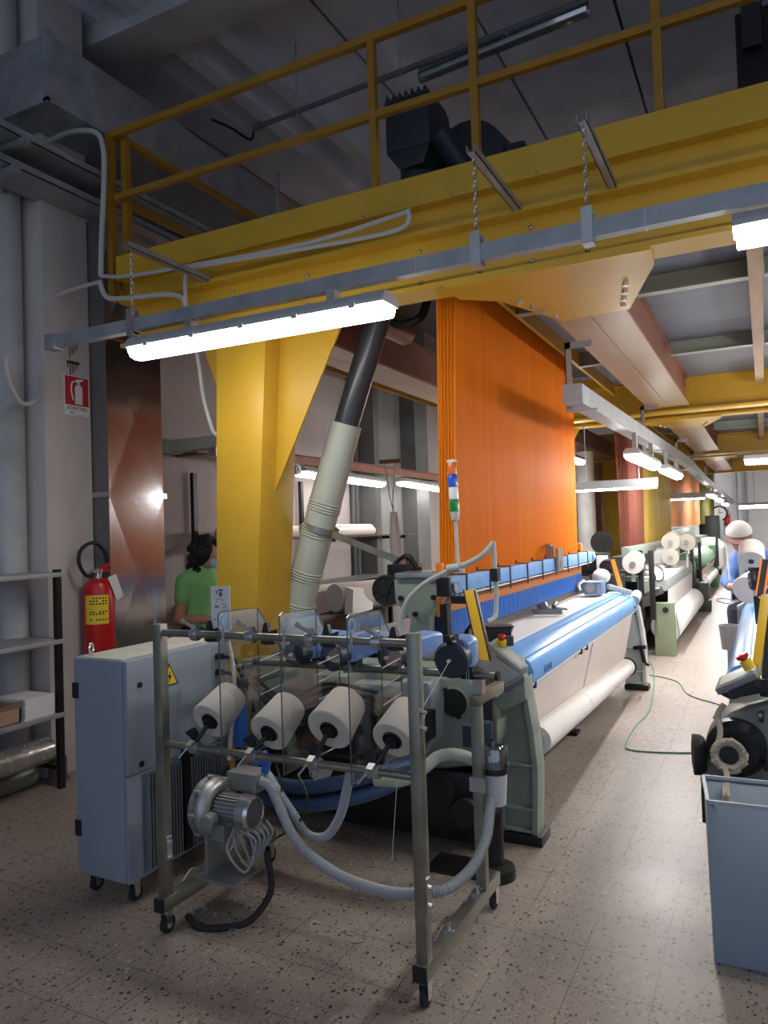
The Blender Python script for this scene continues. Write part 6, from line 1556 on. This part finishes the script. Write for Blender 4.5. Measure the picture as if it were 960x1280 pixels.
# ================================================================== PEOPLE
def skin_body(name, J, E_, mat, label=None, cat=None, parent=None, voxel=0.010, extra=None, soft=5):
    """J: joint -> (position, radius or (x radius, y radius)); tapered limbs along the edges, fused into one continuous surface"""
    b = MB()
    rr = lambda r: r if isinstance(r, tuple) else (r, r)
    for n in J:
        p, r = J[n]; r = rr(r); b.sphere(p, 1.0, 16, 10, (r[0], r[1], min(r)))
    for u_, v_ in E_:
        p0, p1 = V(J[u_][0]), V(J[v_][0]); r0, r1 = rr(J[u_][1]), rr(J[v_][1])
        d = p1-p0; upright = abs(d.normalized().z) > 0.8
        if upright:
            vs = []
            for p, r in ((p0, r0), (p1, r1)):
                for k in range(16): vs.append(p+V((math.cos(2*PI*k/16)*r[0], math.sin(2*PI*k/16)*r[1], 0)))
            b.add(vs, [tuple(range(15,-1,-1)), tuple(range(16,32))]+[(k,(k+1)%16,16+(k+1)%16,16+k) for k in range(16)])
        else: b.cyl(p0, p1, min(r0), min(r1), 16)
    if extra: b.add(extra.v, extra.f)
    me = bpy.data.meshes.new(name); me.from_pydata([tuple(p) for p in b.v], [], b.f)
    bm = bmesh.new(); bm.from_mesh(me); bmesh.ops.recalc_face_normals(bm, faces=bm.faces); bm.to_mesh(me); bm.free()
    ob = bpy.data.objects.new(name, me); COL.objects.link(ob)
    rm = ob.modifiers.new('fuse', 'REMESH'); rm.mode = 'VOXEL'; rm.voxel_size = voxel
    sm = ob.modifiers.new('soft', 'SMOOTH'); sm.iterations = soft; sm.factor = 0.5
    me3 = bpy.data.meshes.new_from_object(ob.evaluated_get(bpy.context.evaluated_depsgraph_get()))
    bpy.data.objects.remove(ob)
    bm = bmesh.new(); bm.from_mesh(me3); bm.verts.ensure_lookup_table(); seen = set(); best = []
    for v in bm.verts:
        if v.index in seen: continue
        st = [v]; seen.add(v.index); G = []
        while st:
            q = st.pop(); G.append(q)
            for ed in q.link_edges:
                o2 = ed.other_vert(q)
                if o2.index not in seen: seen.add(o2.index); st.append(o2)
        if len(G) > len(best): best = G
    keep = {v.index for v in best}
    bmesh.ops.delete(bm, geom=[v for v in bm.verts if v.index not in keep], context='VERTS')
    bm.to_mesh(me3); bm.free()
    vs = [v.co.copy() for v in me3.vertices]
    org = ORG[parent.name] if parent else V((sum(v.x for v in vs)/len(vs), sum(v.y for v in vs)/len(vs), min(v.z for v in vs)))
    for v in me3.vertices: v.co = v.co-org
    for p in me3.polygons: p.use_smooth = True
    me3.materials.clear(); me3.materials.append(mat)
    ob = bpy.data.objects.new(name, me3); COL.objects.link(ob)
    if parent: ob.parent = parent
    else: ob.location = org
    ORG[ob.name] = org
    if label: tag(ob, label, cat)
    return ob
def head_solid(c, f, up=(0,0,1), r=0.1):
    """head with brow, nose, chin and ears facing direction f"""
    c = V(c); f = V(f).normalized(); s = f.cross(V(up)).normalized(); u = s.cross(f)
    b = MB()
    def ell(o, a, bb, cc, n=18, m=12):
        k0 = len(b.v); b.sphere((0,0,0), 1, n, m)
        for i in range(k0, len(b.v)):
            p = b.v[i]; b.v[i] = tuple(o+s*(p[0]*a)+f*(p[1]*bb)+u*(p[2]*cc))
    ell(c, r*0.76, r*0.95, r*1.12); ell(c+f*r*0.25-u*r*0.55, r*0.58, r*0.62, r*0.62); ell(c+f*r*0.98-u*r*0.18, r*0.13, r*0.20, r*0.26)
    ell(c+f*r*0.82+u*r*0.12, r*0.5, r*0.12, r*0.10)
    for k in (-1,1): ell(c+s*(k*r*0.78)-u*r*0.08, r*0.09, r*0.20, r*0.30)
    ell(c+f*r*0.80-u*r*0.62, r*0.28, r*0.12, r*0.07)
    return b
def hand_edges(J, E_, wrist, d, palm_n, pre, L_=0.17):
    """palm, four unequal curled fingers and a side thumb"""
    d = V(d).normalized(); nn = V(palm_n).normalized(); s = d.cross(nn).normalized(); w = V(J[wrist][0])
    J[pre+'palm'] = (w+d*L_*0.30, (0.030,0.018)); E_.append((wrist, pre+'palm'))
    for i, (o, ln) in enumerate(((-0.028,0.40), (-0.010,0.46), (0.010,0.43), (0.028,0.34))):
        a = w+d*L_*0.50+s*o; k1 = a+d*L_*ln*0.45+nn*0.008; k2 = k1+d*L_*ln*0.3+nn*0.022; k3 = k2+d*L_*ln*0.15+nn*0.022
        for nm, p, r in (('a',a,0.0105), ('b',k1,0.0095), ('c',k2,0.009), ('d',k3,0.008)): J['%s%d%s' % (pre,i,nm)] = (p, r)
        E_ += [(pre+'palm','%s%da' % (pre,i)), ('%s%da' % (pre,i),'%s%db' % (pre,i)), ('%s%db' % (pre,i),'%s%dc' % (pre,i)), ('%s%dc' % (pre,i),'%s%dd' % (pre,i))]
    a = w+d*L_*0.2-s*0.035; k = a+d*0.03-s*0.02+nn*0.012; e = k+d*0.025+nn*0.012
    for nm, p, r in (('ta',a,0.013), ('tb',k,0.011), ('tc',e,0.009)): J[pre+nm] = (p, r)
    E_ += [(pre+'palm',pre+'ta'), (pre+'ta',pre+'tb'), (pre+'tb',pre+'tc')]

# person in the green shirt, facing the wall table to the right, seen from the side
def person_green():
    yb = 4.88
    hc = AY(259,693,yb-0.02)
    J = {}; E_ = []
    px = hc.x
    J['pelvis'] = ((px-0.10,yb,0.86), (0.115,0.14)); J['waist'] = ((px-0.10,yb,1.02), (0.10,0.125)); J['chest'] = ((px-0.075,yb,1.20), (0.105,0.14)); J['neckb'] = ((px-0.05,yb,1.335), 0.062); J['neck'] = ((px-0.015,yb,1.40), 0.048); J['skull'] = ((px,yb,1.47), 0.06)
    E_ += [('pelvis','waist'), ('waist','chest'), ('chest','neckb'), ('neckb','neck'), ('neck','skull')]
    sr = AY(231,728,yb-0.15); er = AY(224,776,yb-0.2); wr = AY(262,774,yb-0.26)
    J['sr'] = (sr, 0.058); J['er'] = (er, 0.047); J['wr'] = (wr, 0.033)
    E_ += [('neckb','sr'), ('sr','er'), ('er','wr')]
    J['sl'] = ((sr.x+0.02,yb+0.16,sr.z), 0.058); J['el'] = ((er.x+0.08,yb+0.22,er.z), 0.041); J['wl'] = ((wr.x+0.02,yb+0.12,wr.z+0.01), 0.028)
    E_ += [('neckb','sl'), ('sl','el'), ('el','wl')]
    hand_edges(J, E_, 'wr', (1,0.15,0), (0,0.1,-1), 'hr'); hand_edges(J, E_, 'wl', (1,-0.15,0), (0,-0.1,-1), 'hl')
    for k, s_ in (('r',-1), ('l',1)):
        J['hip'+k] = ((px-0.10,yb+s_*0.09,0.80), 0.095); J['knee'+k] = ((px-0.08,yb+s_*0.10,0.45), 0.06); J['ank'+k] = ((px-0.11,yb+s_*0.10,0.09), 0.042); J['toe'+k] = ((px+0.06,yb+s_*0.12,0.035), 0.034)
        E_ += [('pelvis','hip'+k), ('hip'+k,'knee'+k), ('knee'+k,'ank'+k), ('ank'+k,'toe'+k)]
    ps = skin_body('person', J, E_, skin, 'person with curly black hair in a light green shirt, working behind the yellow column', 'person', None, 0.0065, head_solid(hc, (1,0.1,-0.28), r=0.10))
    # clothing
    Js = {'pelvis': ((px-0.10,yb,0.84), (0.135,0.16)), 'waist': ((px-0.10,yb,1.02), (0.122,0.148)), 'chest': ((px-0.078,yb,1.20), (0.126,0.158)), 'neckb': ((px-0.055,yb,1.325), (0.075,0.085)),
          'sr': (sr+V((0,0,0.002)), 0.078), 'mr': (sr+(er-sr)*0.42, 0.068), 'sl': (V(J['sl'][0]), 0.078), 'ml': (V(J['sl'][0])+(V(J['el'][0])-V(J['sl'][0]))*0.42, 0.068)}
    skin_body('t_shirt', Js, [('pelvis','waist'), ('waist','chest'), ('chest','neckb'), ('neckb','sr'), ('sr','mr'), ('neckb','sl'), ('sl','ml')], tgreen, parent=ps, voxel=0.010)
    Jt = {n: (J[n][0], (J[n][1] if not isinstance(J[n][1], tuple) else J[n][1][0])+0.018) for n in ('pelvis','hipr','hipl','kneer','kneel','ankr','ankl')}
    Jt['pelvis'] = (J['pelvis'][0], (0.13,0.15))
    skin_body('trousers', Jt, [('pelvis','hipr'), ('hipr','kneer'), ('kneer','ankr'), ('pelvis','hipl'), ('hipl','kneel'), ('kneel','ankl')], jeans, parent=ps, voxel=0.012)
    b = MB(); rnd = random.Random(3)
    b.sphere(hc+V((-0.035,0,0.02)), 0.122, 22, 14, (1.0,0.95,1.0))
    for k in range(90):
        a, e = rnd.uniform(0,2*PI), rnd.uniform(-1.0,1.4)
        p = V((math.cos(a)*math.cos(e), math.sin(a)*math.cos(e), math.sin(e)))
        if p.x > 0.35 and p.z < 0.55: continue
        b.sphere(hc+V((-0.03,0,0.01))+V((p.x*0.118,p.y*0.115,p.z*0.128)), rnd.uniform(0.024,0.042), 8, 6)
    for k in range(44):
        b.sphere(hc+V((rnd.uniform(-0.15,-0.04), rnd.uniform(-0.09,0.09), rnd.uniform(-0.14,-0.03))), rnd.uniform(0.025,0.04), 8, 6)
    b.build('hair', hair, ps)
    b = MB(); f = V((1,0.1,-0.28)).normalized()
    b.sphere(hc+f*0.070+V((0,0,-0.045)), 0.052, 16, 10, (0.62,0.95,0.85))
    b.build('face_mask', maskb, ps)
    # print on the shirt
    return ps
pg = person_green()

def person_cap():
    yb = 7.45
    hc = AY(924,670,yb-0.08); f = V((-0.08,-1,-0.45)).normalized()
    J = {}; E_ = []
    px = AY(939,720,yb).x
    J['pelvis'] = ((px,yb+0.10,0.80), (0.16,0.12)); J['waist'] = ((px,yb+0.07,0.98), (0.15,0.115)); J['chest'] = ((px-0.01,yb+0.02,1.18), (0.17,0.12)); J['neckb'] = ((px-0.04,yb-0.02,1.31), 0.07); J['neck'] = ((hc.x+0.03,yb-0.05,1.37), 0.055); J['skull'] = ((hc.x,yb-0.07,1.45), 0.06)
    E_ += [('pelvis','waist'), ('waist','chest'), ('chest','neckb'), ('neckb','neck'), ('neck','skull')]
    sr = AY(923,703,yb); er = AY(910,726,yb-0.05); wr = AY(914,734,yb-0.28)
    J['sr'] = (sr, 0.07); J['er'] = (er, 0.05); J['wr'] = (wr, 0.033)
    sl = V((px+0.17,yb,sr.z)); el = V((px+0.24,yb-0.05,er.z)); wl = V((px+0.10,yb-0.28,wr.z+0.02))
    J['sl'] = (sl, 0.07); J['el'] = (el, 0.05); J['wl'] = (wl, 0.033)
    E_ += [('neckb','sr'), ('sr','er'), ('er','wr'), ('neckb','sl'), ('sl','el'), ('el','wl')]
    hand_edges(J, E_, 'wr', (0.55,-0.4,0.25), (0.3,0.5,-0.8), 'hr'); hand_edges(J, E_, 'wl', (-0.5,-0.4,0.1), (-0.3,0.5,-0.8), 'hl')
    for k, s_ in (('r',-1), ('l',1)):
        J['hip'+k] = ((px+s_*0.10,yb+0.10,0.76), 0.10); J['knee'+k] = ((px+s_*0.11,yb+0.06,0.43), 0.065); J['ank'+k] = ((px+s_*0.11,yb+0.10,0.09), 0.045); J['toe'+k] = ((px+s_*0.13,yb-0.07,0.038), 0.037)
        E_ += [('pelvis','hip'+k), ('hip'+k,'knee'+k), ('knee'+k,'ank'+k), ('ank'+k,'toe'+k)]
    ps = skin_body('person', J, E_, M('ruddy_skin',(0.50,0.22,0.16),0.5), 'person in a pale cap and blue work jacket bending behind a yarn cone', 'person', None, 0.0065, head_solid(hc, f, r=0.112))
    Js = {'pelvis': ((px,yb+0.10,0.76), (0.185,0.15)), 'waist': ((px,yb+0.07,0.98), (0.175,0.145)), 'chest': ((px-0.01,yb+0.02,1.18), (0.195,0.145)), 'neckb': ((px-0.04,yb-0.015,1.315), (0.095,0.09)),
          'sr': (sr, 0.088), 'er': (er, 0.068), 'cr': (er+(wr-er)*0.75, 0.05), 'sl': (sl, 0.088), 'el': (el, 0.068), 'cl': (el+(wl-el)*0.75, 0.05)}
    skin_body('work_jacket', Js, [('pelvis','waist'), ('waist','chest'), ('chest','neckb'), ('neckb','sr'), ('sr','er'), ('er','cr'), ('neckb','sl'), ('sl','el'), ('el','cl')], denim, parent=ps, voxel=0.011)
    Jt = {n: (J[n][0], J[n][1]+0.02) for n in ('hipr','hipl','kneer','kneel','ankr','ankl')}; Jt['pelvis'] = (J['pelvis'][0], (0.17,0.135))
    skin_body('trousers', Jt, [('pelvis','hipr'), ('hipr','kneer'), ('kneer','ankr'), ('pelvis','hipl'), ('hipl','kneel'), ('kneel','ankl')], jeans, parent=ps, voxel=0.013)
    s = f.cross(V((0,0,1))).normalized(); u = s.cross(f)
    b = MB(); n = 24; vs = []; fs = []
    R = 0.118
    for i in range(6):
        t_ = (PI/2)*i/5
        for k in range(n):
            a = 2*PI*k/n; vs.append(hc+u*(0.040+math.sin(t_)*0.098)+s*(math.cos(a)*R*0.92*math.cos(t_))+f*(math.sin(a)*R*1.05*math.cos(t_)))
    for i in range(5):
        for k in range(n): fs.append((i*n+k, i*n+(k+1)%n, (i+1)*n+(k+1)%n, (i+1)*n+k))
    b.add(vs, fs); cp = b.build('cap', M('pale_cap',(0.50,0.46,0.43),0.85), ps)
    b = MB(); top = []
    for k in range(13):
        a = PI*k/12; top.append(hc+u*(0.032-0.03*math.sin(a))+s*(math.cos(a)*R*0.95)+f*(R*0.55+math.sin(a)*R*1.0))
    b.prism(top, u*0.008); b.build('cap_brim', M('brim_brown',(0.22,0.12,0.10),0.85), cp)
    b = MB()
    for k in (-1,1): b.torus(hc+f*0.112+s*(k*0.036)+u*0.005, f, 0.024, 0.003, 18, 6)
    b.bar(hc+f*0.115-s*0.012+u*0.005, hc+f*0.115+s*0.012+u*0.005, 0.004, 0.004)
    b.build('glasses', black, ps)
    return ps
pc = person_cap()

# ================================================================== LIGHT
w = bpy.data.worlds.new('world'); SC.world = w; w.use_nodes = True
bg = w.node_tree.nodes['Background']
bg.inputs['Color'].default_value = (0.55,0.66,0.86,1); bg.inputs['Strength'].default_value = 0.88
# unseen lamps added only to brighten the aisle, looms and end wall
lamp((-2.45,9.9,2.62), (-2.45,11.45,2.62), 'added unseen lamp under the second gantry behind the red-brown harness', w=0.13, emat=lit_aisle, cables=0.2)
lamp((1.0,4.4,2.5), (1.0,5.97,2.5), 'added unseen lamp over the loom behind the bin, first of two', w=0.13, emat=lit_aisle, cables=0.4)
lamp((1.0,7.4,2.5), (1.0,8.97,2.5), 'added unseen lamp over the loom behind the bin, second of two', w=0.13, emat=lit_aisle, cables=0.4)
lamp((1.2,25.0,2.3), (2.8,25.0,2.3), 'added unseen lamp brightening the end wall beyond the person in the cap', w=0.13, emat=lit_added_far, cables=0.9)
lamp((-3.6,26.5,2.6), (-2.0,26.5,2.6), 'added unseen lamp behind the olive harness before the end wall', w=0.13, emat=lit_added_far, cables=0.9)
SC.view_settings.view_transform = 'Standard'
SC.view_settings.look = 'None'
SC.view_settings.gamma = 1.0
SC.view_settings.exposure = 0.0
SC.view_settings.use_curve_mapping = False
SC.cycles.use_denoising = True
SC.cycles.max_bounces = 8
SC.cycles.transparent_max_bounces = 24
SC.cycles.sample_clamp_indirect = 6.0
